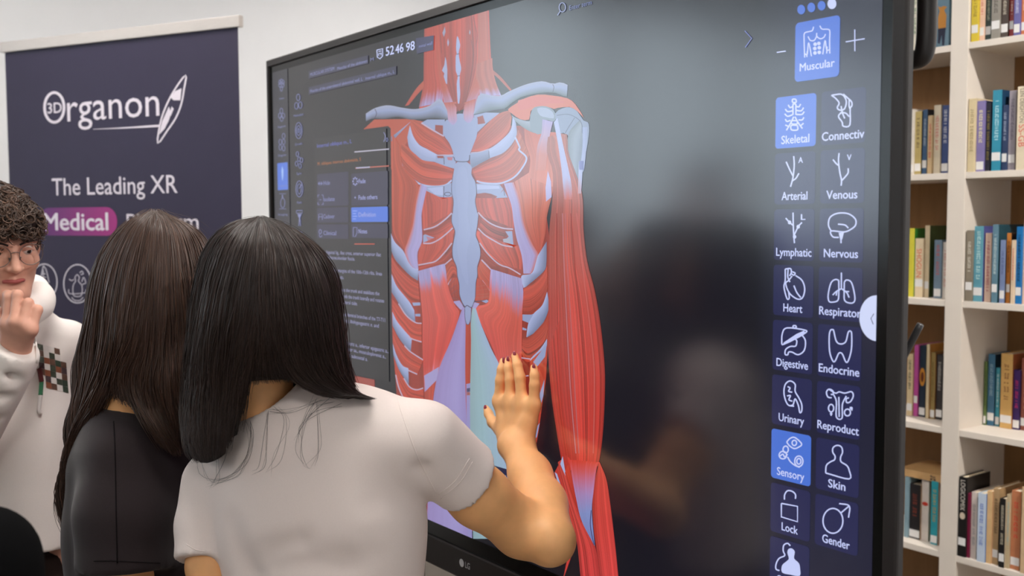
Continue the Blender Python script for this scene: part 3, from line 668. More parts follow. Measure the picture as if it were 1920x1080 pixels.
icons['Digestive'] = (zB, 62, [[(145, 850), (148, 790), (175, 755), (280, 768), (280, 785), (210, 825), (155, 850), (145, 850)], ell((220, 748), 11, 8, 45, 405, 5), [(262, 795), (282, 830), (275, 885), (240, 910), (205, 895), (185, 895), (180, 910), (165, 908), (168, 880), (195, 862), (225, 860), (232, 830), (220, 818)]])
icons['Endocrine'] = (zB, 73, [[(435, 765), (445, 770), (460, 830), (485, 848), (515, 835), (530, 780), (545, 775), (550, 800), (548, 880), (530, 945), (515, 950), (495, 905), (475, 902), (455, 945), (440, 945), (422, 890), (420, 800), (428, 768), (435, 765)]])
icons['Urinary'] = (zC, 50, [[(200, 175), (165, 165), (146, 110), (152, 60), (178, 40), (205, 58), (205, 95), (225, 130), (240, 165), (240, 200), (230, 208), (222, 170), (205, 135), (195, 165), (180, 172)], [(165, 70), (178, 78), (170, 95), (190, 100)], [(162, 120), (180, 118), (172, 140), (190, 148)]])
icons['Reproduct'] = (zC, 75, [[(400, 130), (380, 125), (372, 100), (385, 84), (405, 92), (408, 110), (395, 112)], [(385, 84), (420, 105), (440, 98), (470, 105), (505, 97), (515, 120), (500, 150), (480, 155), (478, 135), (492, 130)], [(410, 112), (425, 150), (425, 232), (455, 238), (457, 165), (478, 120)], [(438, 125), (440, 232)], ell((397, 185), 14, 20), [(397, 206), (397, 226)], [(390, 214), (404, 216)], ell((484, 208), 16, 18), [(494, 194), (508, 182)], [(496, 182), (508, 182), (507, 198)]])
icons['Sensory'] = (zC, 54, [[(160, 365), (180, 345), (205, 342), (240, 375), (225, 392), (200, 400), (175, 385), (160, 365)], ell((201, 370), 12, 14), ell((140, 435), 20, 20), ell((155, 405), 14, 18), [(125, 440), (140, 430), (150, 445), (165, 430)], ell((225, 468), 22, 28), ell((225, 468), 11, 15), [(165, 445), (180, 470), (205, 490), (230, 500)]])
icons['Skin'] = (zC, 31, [[(368, 530), (372, 490), (395, 470), (415, 460), (418, 440), (406, 420), (408, 395), (430, 383), (452, 392), (458, 420), (448, 445), (450, 470), (480, 490), (493, 515), (493, 562), (368, 530)]])
icons['Lock'] = (zC, 32, [[(148, 672), (150, 645), (165, 625), (190, 628), (207, 645), (207, 668)], [(132, 692), (218, 708), (218, 790), (132, 764), (132, 692)]])
icons['Gender'] = (zC, 50, [ell((407, 785), 53, 66, 0, 360, 24), [(447, 745), (494, 705)], [(440, 693), (494, 706), (490, 768)]])
SHARP = {'Lock': 1, 'Arterial': 0}
order = [('Skeletal', 'Connectiv'), ('Arterial', 'Venous'), ('Lymphatic', 'Nervous'), ('Heart', 'Respirator'), ('Digestive', 'Endocrine'), ('Urinary', 'Reproduct'), ('Sensory', 'Skin'), ('Lock', 'Gender')]
strip = Pic()
def fadecol(n=10):
    V, C = [], []
    x0, x1 = X0 - 0.075, HW
    for i in range(n + 1):
        u = i / n
        for z in (-HH, HH):
            V.append((x0 + (x1 - x0) * u, z)); w = min(1, u * 2.2)
            C.append(tuple(p * (1 - w) + q * w for p, q in zip(lin((18, 18, 26)), lin((30, 31, 52)))))
    strip.raw(V, [(2 * i, 2 * i + 2, 2 * i + 3, 2 * i + 1) for i in range(n)], C)
fadecol()
strip.build('menu_strip', SCREEN)
for r, row in enumerate(order):
    for c, name in enumerate(row):
        t = Pic()
        xc, zc = X0 + c * DX, Z0 - r * DZ
        on = name in ('Skeletal', 'Sensory')
        t.prect(xc - .0345, zc - .0105, xc + .0345, zc + .0615, HI if on else TILE, .005)
        zf, wpx, strokes = icons[name]
        for s in strokes:
            t.line(zf(s), 2.6, WH, 0 if name in SHARP and len(s) == 5 else 4)
        if name == 'Lymphatic':
            for q in ((190, 145), (240, 170), (219, 228)): t.oval(*zB([q])[0], 3.2, 3.6, WH)
        if name == 'Digestive': t.poly(zB([(155, 850), (210, 825), (280, 785), (275, 770), (230, 790), (155, 840)]), WH)
        if name == 'Nervous': t.poly(zB([(474, 205), (505, 203), (494, 245), (482, 240)]), WH)
        if name in ('Arterial', 'Venous', 'Lymphatic'):
            q = {'Arterial': zA([(262, 655)])[0], 'Venous': zA([(672, 633)])[0], 'Lymphatic': zB([(256, 130)])[0]}[name]
            t.text(name[0], q, (q[0] + 8, q[1]), WH, .02, 11)
        t.ptext(name, xc, zc - .0045, wpx * KX, .0165, WH, .018)
        t.build('menu_tile', SCREEN)
t = Pic()   # last tile: two figures
xc, zc = X0, Z0 - 8 * DZ
t.prect(xc - .0345, zc - .0105, xc + .0345, zc + .0615, TILE, .005)
t.line(zC([(180, 918), (165, 905), (145, 915), (142, 945), (150, 970), (120, 985), (104, 1015), (104, 1042), (122, 1050)]), 2.6, WH, 4)
t.poly(zC([(136, 1060), (136, 1022), (160, 1000), (172, 985), (164, 955), (170, 935), (188, 932), (204, 950), (200, 985), (225, 1010), (232, 1040), (230, 1078), (180, 1072)]), WH, sm=3)
t.ptext('Gender', xc, zc - .0045, 50 * KX, .0165, WH, .018)
t.build('menu_tile', SCREEN)
t = Pic()   # header tile above the menu with its dots and signs
t.rect((1493, 44, 1575, 143), HI, .006)
for s in ([(322, 345), (305, 395), (255, 410), (205, 430), (200, 520), (207, 740)], [(402, 332), (430, 375), (500, 378), (530, 400), (528, 520), (530, 690)], [(250, 470), (280, 520), (330, 520), (362, 470)], [(362, 425), (365, 470), (410, 500), (455, 480), (475, 440)],
          [(207, 690), (240, 700), (258, 550), (295, 725)], [(440, 700), (470, 520), (490, 640), (532, 640)], [(495, 600), (490, 690)], [(240, 660), (235, 735)]):
    t.line(zD(s), 2.2, WH)
for q in ((342, 570), (390, 560), (338, 625), (395, 615), (340, 682), (395, 675)): t.oval(*zD([q])[0], 3.4, 3.4, WH)
t.text('Muscular', (1501, 134), (1566, 134), WH, .018, 15)
t.build('menu_header', SCREEN)
for i, q in enumerate(((163, 125), (293, 98), (425, 75), (558, 50))):
    t = Pic(); t.oval(*zD([q])[0], 7.4 + (i == 3), 9 + (i == 3), WH if i == 3 else HI); t.build('page_dot', SCREEN)
t = Pic(); t.line([(1458, 98.5), (1475, 96)], 2, WH); t.build('minus_sign', SCREEN)
t = Pic(); t.line(zD([(735, 540), (980, 500)]), 2, WH); t.line(zD([(852, 380), (853, 660)]), 2, WH); t.build('plus_sign', SCREEN)
t = Pic(); t.line([(1398, 58), (1411, 72), (1399, 89)], 1.6, (100, 110, 180), 0); t.build('next_arrow', SCREEN)
t = Pic()
c0 = to_plane(1649, 597)
P = [(HW, c0[1] - .030)] + [(HW - .0255 * math.sin(v), c0[1] - .030 * math.cos(v)) for v in np.linspace(.05, math.pi - .05, 20)] + [(HW, c0[1] + .030)]
t.raw(P, [tuple(range(len(P)))], [lin((206, 214, 246))] * len(P))
t.line([(1640, 588), (1634.5, 597), (1639, 608)], 1.6, (90, 96, 130), 0)
t.build('drawer_button', SCREEN)

# ---- tool columns, search field and definition panel on the left
UI = (120, 126, 176); UIB = (40, 40, 62)
zL, zN, zO = Zf(490, 60, .3888), Zf(500, 130, .1852), Zf(500, 300, .1389)
t = Pic()
t.prect(-HW, -HH, to_plane(543, 300)[0], HH, (30, 31, 42))
for q in ((155, 120), (140, 160), (172, 160), (155, 200), (140, 130), (172, 130)): t.oval(*zN([q])[0], 2, 4, UI, .9)
t.text('Views', zN([(133, 310)])[0], zN([(182, 310)])[0], UI, 0, 4)
for q in ((155, 420), (140, 470), (175, 470), (158, 500)): t.oval(*zN([q])[0], 2.6, 5, UI, .9)
t.text('Regions', zN([(120, 596)])[0], zN([(198, 590)])[0], UI, 0, 4)
for q in ((178, 675), (178, 735), (178, 800), (145, 735), (145, 790)): t.oval(*zN([q])[0], 2.6, 5, UI, .9)
t.text('Diagram', zN([(123, 885)])[0], zN([(205, 875)])[0], UI, 0, 4)
t.rect(zO([(152, 45)])[0] + zO([(298, 400)])[0], HI, .003)
t.poly(zO([(218, 80), (235, 140), (232, 220), (222, 290), (212, 220), (208, 140)]), (150, 180, 230)); t.text('Learn', zO([(170, 365)])[0], zO([(278, 360)])[0], UI, 0, 4)
t.oval(*zO([(225, 580)])[0], 4, 9, UI, 1); t.line(zO([(180, 455), (270, 455)]), .8, UI); t.line(zO([(180, 660), (270, 660)]), .8, UI); t.line(zO([(222, 470), (222, 520)]), 2, UI)
t.text('Imaging', zO([(165, 750)])[0], zO([(292, 745)])[0], UI, 0, 4)
t.line(zO([(220, 845), (225, 870)]), 1, UI); t.line(zO([(260, 845), (255, 870)]), 1, UI)
t.build('tool_column', SCREEN)
t = Pic()
for q in ((327, 285), (308, 370), (348, 362)): t.oval(*zN([q])[0], 3.2, 6.2, UI, 1)
t.text('Multiselect', zN([(280, 484)])[0], zN([(380, 462)])[0], UI, 0, 4.5)
for rx, ry in ((6.2, 15), (4, 9), (1.4, 4)): t.oval(*zN([(331, 620)])[0], rx, ry, UI, 1)
t.text('Growth', zN([(294, 772)])[0], zN([(366, 760)])[0], UI, 0, 4.5)
for q in ((318, 858), (335, 910), (360, 920), (310, 955), (345, 978)): t.oval(*zN([q])[0], 2.4, 4.4, UI, 1)
t.text('Spin', zN([(310, 1068)])[0], zN([(358, 1060)])[0], UI, 0, 4.5)
t.oval(*zO([(450, 390)])[0], 6.4, 15, UI, 1.1); t.oval(*zO([(450, 390)])[0], 3.6, 9.5, UI, 1); t.line(zO([(445, 390), (490, 320)]), 1.1, UI)
t.text('Path', zO([(420, 590)])[0], zO([(482, 585)])[0], UI, 0, 4.5)
t.line(zO([(412, 682), (490, 682), (490, 718), (412, 718), (412, 682)]), 1.2, UI, 0); t.poly(zO([(425, 730), (480, 730), (465, 775), (440, 775)]), UI); t.line(zO([(452, 775), (442, 890)]), 1.2, UI); t.line(zO([(456, 775), (466, 890)]), 1.2, UI)
t.text('View', zO([(428, 985)])[0], zO([(490, 982)])[0], UI, 0, 4.5)
t.build('tool_column', SCREEN)
t = Pic()
BX = (44, 44, 70)
t.bar(580, 134, 148, 580, 692, BX); t.bar(580, 164, 178, 580, 745, BX)
t.poly([(781, 72), (815, 66.5), (814, 94), (783, 101)], (52, 52, 86))
t.text('MUSCULAR SYSTEM', (583, 143), (628, 131), UI, .01, 6); t.text('Muscles of the abdomen', (634, 131.5), (690, 115), UI, .01, 6)
t.text('M', (696, 115), (702, 113), UI, 0, 6)
t.text('Muscles of the anterolateral abdominal wall, L', (583, 174), (681, 145), UI, .01, 6); t.text('Internal oblique m., L', (687, 150), (741, 134), UI, .01, 6)
t.text('52', (725, 105), (740, 101), WH, .012, 17); t.text('46', (743, 101), (758, 98), WH, .012, 17); t.text('98', (763, 97), (779, 93), WH, .012, 17)
t.line([(708, 94), (719, 91.5), (719, 105), (714, 110.5), (709, 107.5), (708, 94)], 1.6, WH, 0); t.line([(711, 97), (717, 95.5)], 1.2, WH); t.line([(711, 101), (717, 99.6)], 1.2, WH); t.line([(711.5, 105), (711.5, 101)], 1.2, WH); t.line([(716, 104), (716, 100)], 1.2, WH)
t.text('minal wall', (787, 90), (812, 84), UI, .01, 6)
t.build('breadcrumb_bar', SCREEN)
t = Pic()
t.oval(1056, 14, 6, 8.5, (120, 128, 170), 1.8); t.line([(1052, 21), (1047, 29)], 1.8, (120, 128, 170)); t.text('Enter term', (1069, 19.5), (1111, 6), (84, 94, 150), .0, 9)
t.build('search_field', SCREEN)
t = Pic()
t.bar(731, 240, 716, 590, 731, (30, 29, 33))
t.text('Internal oblique m., L', (596, 277), (661, 271), (84, 92, 176), .012, 7); t.text('M. obliquus internus abdominis, S', (597, 310), (678, 303), (170, 96, 36), .008, 6)
t.line([(666, 285), (731, 279.5)], 2.2, (176, 172, 190)); t.line([(668, 315.5), (731, 311)], 2.2, (178, 90, 76)); t.line([(666, 457.5), (704, 457.5)], 1.8, (190, 76, 56))
t.line([(721, 248), (724, 256), (721, 266)], 1.3, UI); t.oval(727, 262, 1.6, 3.4, UI, 1)
t.line([(669, 315), (695, 313.4)], 2.2, (170, 170, 200))
rows = [('Hide', 'Fade', 326, 356), ('Isolate', 'Fade others', 357, 386), ('Cadaver', 'Definition', 389, 418), ('Clinical', 'Notes', 420, 449)]
for l, r, y0, y1 in rows:
    t.rect((596, y0 + 1, 655, y1 - 1), (48, 46, 70), .003); t.rect((660, y0, 729, y1 - 2), HI if r == 'Definition' else (48, 46, 70), .003)
    ym = (y0 + y1) / 2 + 3
    t.text(l, (608, ym + 3), (608 + len(l) * 3.0, ym + 3), UI, .012, 8); t.text(r, (674, ym), (674 + len(r) * 3.2, ym), (150, 156, 210), .012, 8.5)
    if l == 'Hide': t.line([(598, ym), (606, ym)], 1.4, UI); t.line([(601, ym - 3), (598, ym), (601, ym + 3)], 1.2, UI, 0); t.line([(603, ym - 3), (606, ym), (603, ym + 3)], 1.2, UI, 0)
    if l == 'Isolate':
        for sx, sy in ((-1, -1), (1, -1), (1, 1), (-1, 1)): t.line([(602.5 + sx * 2, ym + sy * 9), (602.5 + sx * 5, ym + sy * 9), (602.5 + sx * 5, ym + sy * 5)], 1.1, UI, 0)
        t.line([(600.5, ym), (604, ym)], 1.1, UI)
    if l == 'Cadaver': t.line([(599, ym + 6), (599, ym - 5), (606, ym - 5), (606, ym + 6)], 1.1, UI, 0); t.line([(599, ym), (606, ym)], 1.1, UI)
    if l == 'Clinical': t.oval(602, ym - 3, 2.2, 4, UI, 1.1); t.line([(600, ym + 2), (602, ym + 7), (606, ym + 4)], 1.1, UI)
    if r in ('Fade', 'Fade others'):
        for q in range(8 if r == 'Fade' else 1): t.oval(667.5 + (4 * math.cos(q * .785) if r == 'Fade' else 0), ym - 4 + (6.5 * math.sin(q * .785) if r == 'Fade' else 0), 1.1, 1.8, (150, 156, 210))
    if r == 'Definition':
        for q in range(4): t.line([(663, ym - 11 + q * 5), (671 - (q % 2) * 2, ym - 11 + q * 5)], 1.2, (150, 170, 230))
    if r == 'Notes': t.line([(664, ym - 11), (671, ym - 11), (671, ym - 1), (668, ym + 6), (664, ym + 6), (664, ym - 11)], 1.2, UI, 0)
WT = (142, 142, 178)
zM = Zf(490, 440, .2963)
def para(s, x0, y0, x1, y1, h=6.6):
    t.text(s, (x0, y0), (x1, y1), WT, .012, h)
paraL = [('Origin: Inguinal lig., iliac crest, anterior superior iliac', 598, 475, 716, 481), ('spine and thoracolumbar fascia.', 598, 484.5, 667, 491),
         ('Insertion: Inferior margins of the 10th-12th ribs, linea', 596, 507, 718, 521), ('alba, crest and body of the pubis.', 596, 519, 646, 526),
         ('Action: Bilaterally - flexes the trunk and stabilizes the', 596, 541, 713, 559), ('abdomen. Unilaterally - bends the trunk laterally and rotates', 594, 552, 722, 573), ('the trunk to the contralateral side.', 590, 562, 672, 579),
         ('Innervation: Ventral thoracoabdominal branches of the T7-T11', 592, 584, 724, 611), ('(intercostal n., subcostal n.), iliohypogastric n. and', 592, 595, 712, 622),
         ('Blood supply: superior epigastric a., inferior epigastric a.,', 590, 634, 730, 663), ('deep circumflex iliac a., lumbar aa., musculophrenic a.,', 590, 644, 725, 677), ('posterior intercostal aa. and subcostal a.', 590, 655, 691, 682)]
for s, x0, y0, x1, y1 in paraL: para(s, x0, y0, x1, y1)
t.build('definition_panel', SCREEN)
t = Pic()
t.poly([(905, 866), (1000, 893), (1000, 925), (905, 893)], (26, 28, 62))
t.text('Internal oblique m., L', (893, 880), (985, 905), WH, .012, 12)
t.build('name_label', SCREEN)
# ------------------------------------------------------------------ roll-up banner beside the display
M_sheet = mat('banner_print', (50, 44, 66), 0.55, 0.35, vary=0.03, scale=14)
M_print = mat('banner_white_ink', (222, 214, 224), 0.6, 0.3, vary=0.02)
M_alu = mat('brushed_aluminium', (196, 188, 182), 0.45, 0.5, 0.35, vary=0.05, scale=40, stretch=(1, 1, 30))
M_pill = attr_mat('banner_pill_ink', 0.55, 0.35)
BA, BB, BZ = np.array([-2.075, -0.467, 0]), np.array([-1.18, 0.002, 0]), 2.24
bu = (BB - BA) / np.linalg.norm(BB - BA)          # along the sheet, left to right
bn = np.array([bu[1], -bu[0], 0])                  # towards the viewer
BW = np.linalg.norm(BB - BA)
def to_banner(px, py):
    r = ray(px, py)
    t = ((BA - CAM) @ bn) / (r @ bn)
    p = CAM + r * t
    return (p - BA) @ bu, p[2]
def bpt(u, z, off=0.0):
    return BA + bu * u + bn * off + np.array([0, 0, z])
ban = empty('rollup_banner', tuple(BA + bu * BW / 2), 'tall dark purple roll-up banner with white lettering behind the boy', 'banner', rz=math.atan2(bu[1], bu[0]))
def bbox_on(name, u0, u1, z0, z1, d0, d1, m, bev=0.0, parent=ban):
    bm = bmesh.new(); add_box(bm, (u0, -d1, z0), (u1, -d0, z1), bev)
    me = bpy.data.meshes.new(name); bm.to_mesh(me); bm.free()
    me.transform(Matrix.Translation(tuple(BA)) @ Matrix.Rotation(math.atan2(bu[1], bu[0]), 4, 'Z'))
    return link(name, me, m, parent)
zt = to_banner(447, 51)[1]
sheet = bbox_on('sheet', 0.012, BW - 0.008, 0.09, zt + .003, -0.001, 0.0, M_sheet)
bbox_on('top_rail', -0.004, BW + 0.004, zt, zt + 0.034, -0.011, 0.008, M_alu, 0.003)
bbox_on('base', -0.02, BW + 0.02, 0.012, 0.09, -0.05, 0.05, M_alu, 0.01)
for u in (0.12, BW - 0.12): bbox_on('foot', u - .03, u + .03, 0.0, 0.014, -0.17, 0.17, M_alu, 0.003)
tube('pole', [bpt(BW / 2, .09, -.03), bpt(BW / 2, zt + .01, -.03)], .009, M_alu, ban)
class Print:
    def __init__(s):
        s.v, s.f, s.c, s.k = [], [], [], 0
        Print.N = getattr(Print, 'N', 0) + 1; s.o = Print.N * 1.2e-4
    def add(s, P, F, col=(222, 214, 224)):
        s.k += 1; b = len(s.v)
        s.v += [bpt(p[0], p[1], 0.0004 + s.o + s.k * 1e-5) for p in P]; s.f += [tuple(b + i for i in f) for f in F]
        s.c += [lin(col if not callable(col) else col(p)) for p in P]
    def poly(s, pts, sm=0, col=(222, 214, 224)):
        if sm: pts = [tuple(p) for p in smooth_line(pts, sm, True)]
        P = [to_banner(*p) for p in pts]
        s.add(P, tessellate_polygon([[Vector((p[0], p[1], 0)) for p in P]]), col)
    def line(s, pts, w, closed=False, sm=5):
        P = np.array(pts, float)
        if sm and len(P) > 2: P = smooth_line(P, sm, closed)
        if closed: P = np.vstack([P, P[:1]])
        T = np.gradient(P, axis=0); T /= np.linalg.norm(T, axis=1)[:, None] + 1e-9
        if closed: T[0] = T[-1] = (T[0] + T[-1]) / 2
        N = np.c_[-T[:, 1], T[:, 0]] * (np.asarray(w)[:, None] if not np.isscalar(w) else w) / 2
        V = [to_banner(*p) for p in np.vstack([P + N, P - N])]; n = len(P)
        s.add(V, [(i, i + 1, n + i + 1, n + i) for i in range(n - 1)])
    def oval(s, cx, cy, rx, ry, w):
        s.line([(cx + rx * math.cos(a), cy + ry * math.sin(a)) for a in np.linspace(0, 2 * math.pi, 30, endpoint=False)], w, True, 0)
    def text(s, t, a, b, h, bold=0.0):
        V, F = text_fit(t, bold)
        u0, z0 = to_banner(*a); u1, _ = to_banner(*b)
        sz = (to_banner(a[0], a[1] - h)[1] - z0) / 0.72
        sx = (u1 - u0) / (V[:, 0].max() - V[:, 0].min())
        for dx, dy in bold_shifts(bold): s.add([((v[0] + dx - V[:, 0].min()) * sx + u0, (v[1] + dy) * sz + z0) for v in V], F)
    def build(s, name, m=None):
        me = mesh_from(s.v, s.f)
        ca = me.color_attributes.new('Col', 'FLOAT_COLOR', 'POINT')
        ca.data.foreach_set('color', [x for c in s.c for x in (c[0], c[1], c[2], 1.0)])
        b = bmesh.new(); b.from_mesh(me)
        for f in b.faces:
            f.normal_update()
            if f.normal.dot(Vector(tuple(bn))) < 0: f.normal_flip()
        b.to_mesh(me); b.free()
        return link(name, me, m or M_print, sheet)
zb = Zf(0, 0, .5372)
p = Print()
p.line(zb([(190 + 34 * math.cos(q), 375 + 52 * math.sin(q)) for q in np.linspace(0, 2 * math.pi, 30, endpoint=False)]), 5.0, True, 0)
p.text('3D', zb([(167, 396)])[0], zb([(216, 392)])[0], 20, .012)
p.text('rganon', zb([(236, 424)])[0], zb([(557, 410)])[0], 55, .0)
q = zb([(325, 451), (440, 446), (556, 439)]); p.line(q, np.linspace(.6, 4.2, 11), False, 5)
leaf = zb([(649, 262), (612, 310), (580, 370), (560, 430), (551, 500), (585, 455), (615, 410), (634, 360), (643, 310)])
p.line(leaf, 3.0, True, 3)
p.poly(zb([(612, 318), (634, 308), (630, 350), (606, 350), (596, 340)])); p.poly(zb([(556, 470), (566, 425), (590, 372), (598, 395), (590, 420), (575, 450)])); p.poly(zb([(600, 372), (607, 380), (597, 404), (588, 406)]))
p.build('logo')
p = Print(); p.text('The Leading XR', zb([(183, 682)])[0], zb([(620, 676)])[0], 33, 0.006); p.build('slogan')
p = Print()
(u0, z1), (u1, z0) = to_banner(73, 390), to_banner(221, 442)
r = (z1 - z0) / 2
P = [(u1 - r + r * math.cos(q), (z0 + z1) / 2 + r * math.sin(q)) for q in np.linspace(-math.pi / 2, math.pi / 2, 12)] + [(u0 + r + r * math.cos(q), (z0 + z1) / 2 + r * math.sin(q)) for q in np.linspace(math.pi / 2, 1.5 * math.pi, 12)]
p.add(P, [tuple(range(24))], lambda v: tuple(np.array((96, 52, 112)) * (1 - (v[0] - u0) / (u1 - u0)) + np.array((164, 52, 124)) * (v[0] - u0) / (u1 - u0)))
p.build('pill', M_pill)
p = Print(); p.text('Medical', zb([(156, 803)])[0], zb([(378, 802)])[0], 33, .02); p.build('slogan')
p = Print(); p.text('Platform', zb([(444, 800)])[0], zb([(694, 796)])[0], 30, .006); p.build('slogan')
p = Print(); p.oval(83.5, 529, 24, 34, 2.0)
zi = Zf(0, 320, .3333)
for s in ([(245, 535), (240, 560), (225, 630)], [(245, 535), (262, 560), (278, 630)], [(245, 560), (245, 690)], [(235, 580), (258, 580)], [(232, 600), (260, 600)], [(240, 640), (256, 670), (240, 680)], [(240, 690), (238, 722)], [(256, 690), (258, 722)]): p.line(zi(s), 1.5)
p.build('roundel')
p = Print(); p.oval(146, 532, 26, 36, 2.0)
for s in ([(428, 620), (424, 600), (436, 585), (448, 600), (444, 622), (462, 645), (464, 680), (455, 705), (420, 705), (412, 680), (414, 645), (428, 620)], [(388, 668), (392, 690), (437, 692), (480, 686), (486, 668)], [(390, 610), (405, 618), (418, 612)], [(450, 575), (462, 565), (470, 580), (455, 585)], [(462, 625), (472, 600), (484, 630), (464, 640)], [(405, 712), (420, 728), (450, 730), (470, 712)]): p.line(zi(s), 1.3)
p.build('roundel')

# ------------------------------------------------------------------ bookcase
M_shelf = mat('bookcase_laminate', (222, 212, 200), 0.55, 0.4, vary=0.015, scale=20)
M_back = mat('bookcase_brown_back', (150, 112, 74), 0.7, 0.3, vary=0.08, scale=60, stretch=(1, 1, .15))
M_pages = mat('book_pages', (226, 212, 186), 0.9, 0.1, vary=0.06, scale=300)
M_stick = mat('paper_label', (226, 224, 222), 0.7, 0.2, vary=0.02)
M_ink = {}
def ink(c):
    if c not in M_ink: M_ink[c] = mat('book_ink', c, 0.6, 0.3, vary=0.02)
    return M_ink[c]
YS, YBK = 1.55, 1.81
SHZ = [2.142, 1.785, 1.424, 1.058, 0.695, 0.33]
case = empty('bookcase', (0.16, 1.68, 0), 'white open bookcase with brown back panel right of the display', 'bookcase')
UPR = [(-0.668, -0.617), (0.133, 0.184), (0.934, 0.985)]
for x0, x1 in UPR: box('upright', (x0, YS, 0), (x1, YBK, 2.62), M_shelf, case, 0.0015)
for i in range(2):
    xa, xb = UPR[i][1], UPR[i + 1][0]
    for z in SHZ + [0.08]: box('shelf', (xa, YS + .002, z - .018), (xb, YBK, z), M_shelf, case, 0.001)
    box('plinth', (xa, YS + .03, 0), (xb, YS + .05, .062), M_shelf, case)
    box('back_panel', (xa, YBK - .006, .08), (xb, YBK, 2.6), M_back, case)
box('top_board', (-0.668, YS, 2.62), (0.985, YBK, 2.65), M_shelf, case, 0.001)
NUMW = ['first', 'second', 'third', 'fourth', 'fifth', 'sixth', 'seventh', 'eighth', 'ninth', 'tenth']
ROWW = ['top shelf in view', 'second shelf down', 'third shelf down', 'fourth shelf down', 'fifth shelf down']
